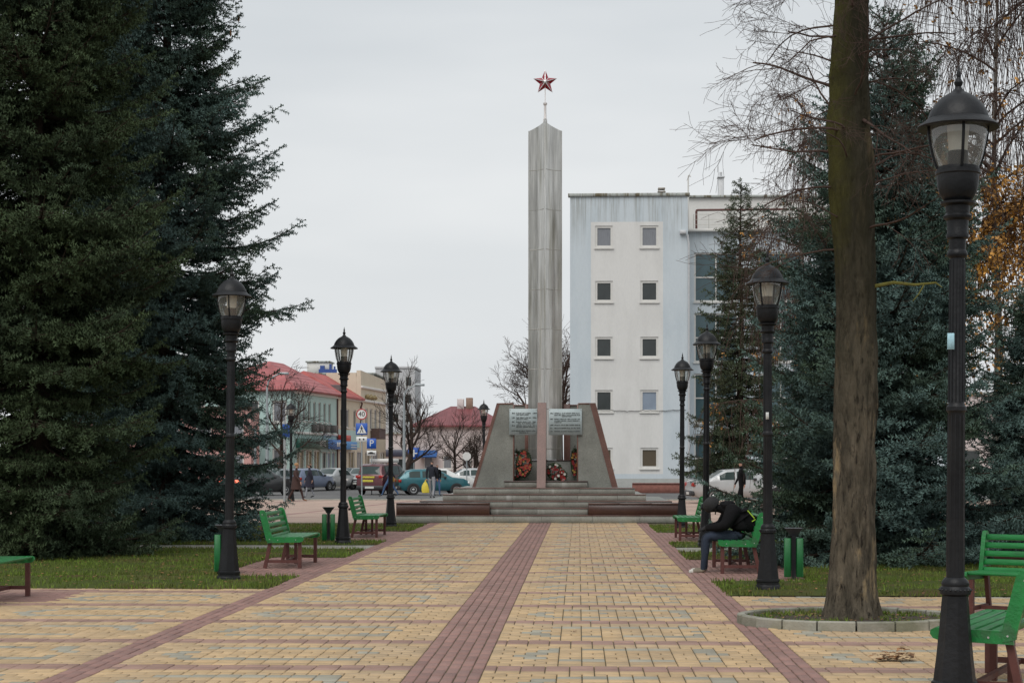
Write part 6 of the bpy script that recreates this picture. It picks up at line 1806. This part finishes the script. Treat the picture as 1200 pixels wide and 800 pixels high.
# yellow carrier bag
bx, by = X(498.5, 79.3), 79.3
b = MB(); g = random.Random(3)
vs = []
for (w, dp_, z_) in ((.10, .05, .18), (.17, .08, .20), (.18, .09, .35), (.15, .07, .52), (.09, .04, .64), (.03, .02, .72), (.02, .015, .80)):
    for k_ in range(14):
        a = 6.283 * k_ / 14; f = 1 + .10 * math.sin(3 * a + z_ * 9); vs.append((w * math.cos(a) * f, dp_ * math.sin(a) * f, z_))
fs = [(a * 14 + k_, a * 14 + (k_ + 1) % 14, a * 14 + 14 + (k_ + 1) % 14, a * 14 + 14 + k_) for a in range(6) for k_ in range(14)] + [tuple(range(13, -1, -1)), tuple(range(84, 98))]
b.add(vs, fs, 0, True); o = b.build('carrier_bag', mat('bag_yellow', (.62, .50, .05), .45, var=.15, vscale=9)); o.location = (bx, by, 0.06)
tag(o, 'yellow plastic carrier bag in the hand of the man by the teal car', 'bag')

# seated person in black
mats = [C_BLK, C_DJEAN, M_SKIN, mat('beanie', (.020, .020, .021), .95, var=.3, bump=.6, bscale=60), mat('sneaker', (.20, .165, .12), .7, var=.25), mat('sneaker_sole', (.55, .53, .48), .6), mat('glove', (.016, .016, .017), .9, var=.3)]
j = {'pelvis': (0.0, 0, .60, (.19, .18)), 'waist': (-.03, 0, .77, (.22, .20)), 'chest': (.07, 0, .94, (.23, .18)), 'upper': (.20, 0, 1.0, (.17, .135)), 'neck': (.30, 0, 1.00, .070),
     'jaw': (.37, 0, .965, (.078, .078)), 'face': (.40, 0, 1.01, (.10, .105)), 'crown': (.405, 0, 1.08, (.105, .105)), 'nose': (.478, 0, .955, .014), 'belly': (.15, 0, .76, (.17, .15))}
e = [('pelvis', 'waist', 0), ('waist', 'chest', 0), ('chest', 'upper', 0), ('upper', 'neck', 0), ('neck', 'jaw', 0), ('jaw', 'face', 3), ('face', 'crown', 3), ('jaw', 'nose', 2), ('waist', 'belly', 0)]
for sd, sg_ in (('l', 1), ('r', -1)):
    j.update({sd + 'hip': (.04, sg_ * .10, .57, .105), sd + 'mid': (.27, sg_ * .12, .575, .090), sd + 'knee': (.50, sg_ * (.13), .565, .070), sd + 'calf': (.51, sg_ * .13, .36, .062), sd + 'ankle': (.50 + (.05 if sg_ > 0 else 0), sg_ * .13, .10, .046),
              sd + 'heel': (.50 + (.05 if sg_ > 0 else 0), sg_ * .13, .05, .042), sd + 'ball': (.63 + (.05 if sg_ > 0 else 0), sg_ * .145, .045, .044), sd + 'toe': (.72 + (.05 if sg_ > 0 else 0), sg_ * .15, .036, .034)})
    e += [('pelvis', sd + 'hip', 1), (sd + 'hip', sd + 'mid', 1), (sd + 'mid', sd + 'knee', 1), (sd + 'knee', sd + 'calf', 1), (sd + 'calf', sd + 'ankle', 1), (sd + 'ankle', sd + 'heel', 4), (sd + 'heel', sd + 'ball', 4), (sd + 'ball', sd + 'toe', 5)]
    j.update({sd + 'sh': (.13, sg_ * .21, .94, .112), sd + 'el': (.24, sg_ * .28, .72, .090), sd + 'wr': (.45, sg_ * .10, .70, .058)})
    e += [('chest', sd + 'sh', 0), (sd + 'sh', sd + 'el', 0), (sd + 'el', sd + 'wr', 0)]
    hand(j, e, sd, sd + 'wr', j[sd + 'wr'][:3], 6, (1, -.25 * sg_, -.15), (0, -.25 * sg_, -.55))
man = link('person', figure('person', j, e, mats, 'pelvis', 2))
SX, SY = 2.14 + .235 + .05, 25.95
tag(man, 'person in black jacket, dark beanie and jeans sitting hunched on the green bench', 'person')
man.location = (SX, SY, -.03 + .0); man.rotation_euler = (0, 0, R(180))
b = MB(); b.tube([(.335, -.10, 1.06), (.32, -.115, .99), (.345, -.10, .93), (.35, -.06, .90)], .010, 6); b.build('hood_strap', mat('strap_grey', (.22, .20, .17), .8, var=.1), man)
b = MB(); b.lathe([(.090, -.055), (.112, -.045), (.128, -.01), (.130, .03), (.118, .07), (.090, .105), (.05, .125), (.01, .13)], 18)
mxh = Matrix.Translation((.405, 0, 1.035)) @ Matrix.Rotation(R(48), 4, 'Y'); b.v = [tuple(mxh @ Vector(q)) for q in b.v]; b.build('beanie', MATS['beanie'], man)
b = MB(); b.lathe([(.10, 0), (.155, .04), (.165, .10), (.13, .17), (.05, .20)], 16); b.v = [(x * .75 + .17, y * 1.05, z_ * .62 + .985) for x, y, z_ in b.v]; b.build('hood', C_BLK, man)
bp = thing('backpack', 'black backpack with yellow green reflective strips on the seated person', 'backpack', (SX + .20, SY, .60), R(180))
b = MB(); b.cbox(-.10, .10, -.15, .15, .02, .38, .06); ob = b.build('body', C_BLK, bp); ob.rotation_euler = (0, R(24), 0)
b = MB(); b.cbox(-.15, -.102, -.11, .11, .05, .22, .02); ob = b.build('pocket', C_BLK, bp); ob.rotation_euler = (0, R(24), 0)
M_REFL = mat('reflective_strip', (.42, .62, .05), .4, var=.1, emit=None)
b = MB(); b.bar((-.06, .152, .34), (-.105, .152, .19), .004, .014, up=(1, 0, 0)); b.bar((-.112, .152, .17), (-.05, .152, .16), .004, .014); ob = b.build('reflective_strip', M_REFL, bp); ob.rotation_euler = (0, R(24), 0)
b = MB(); b.bar((-.06, -.152, .36), (-.115, -.152, .15), .004, .022, up=(1, 0, 0)); ob = b.build('reflective_strip', M_REFL, bp); ob.rotation_euler = (0, R(24), 0)
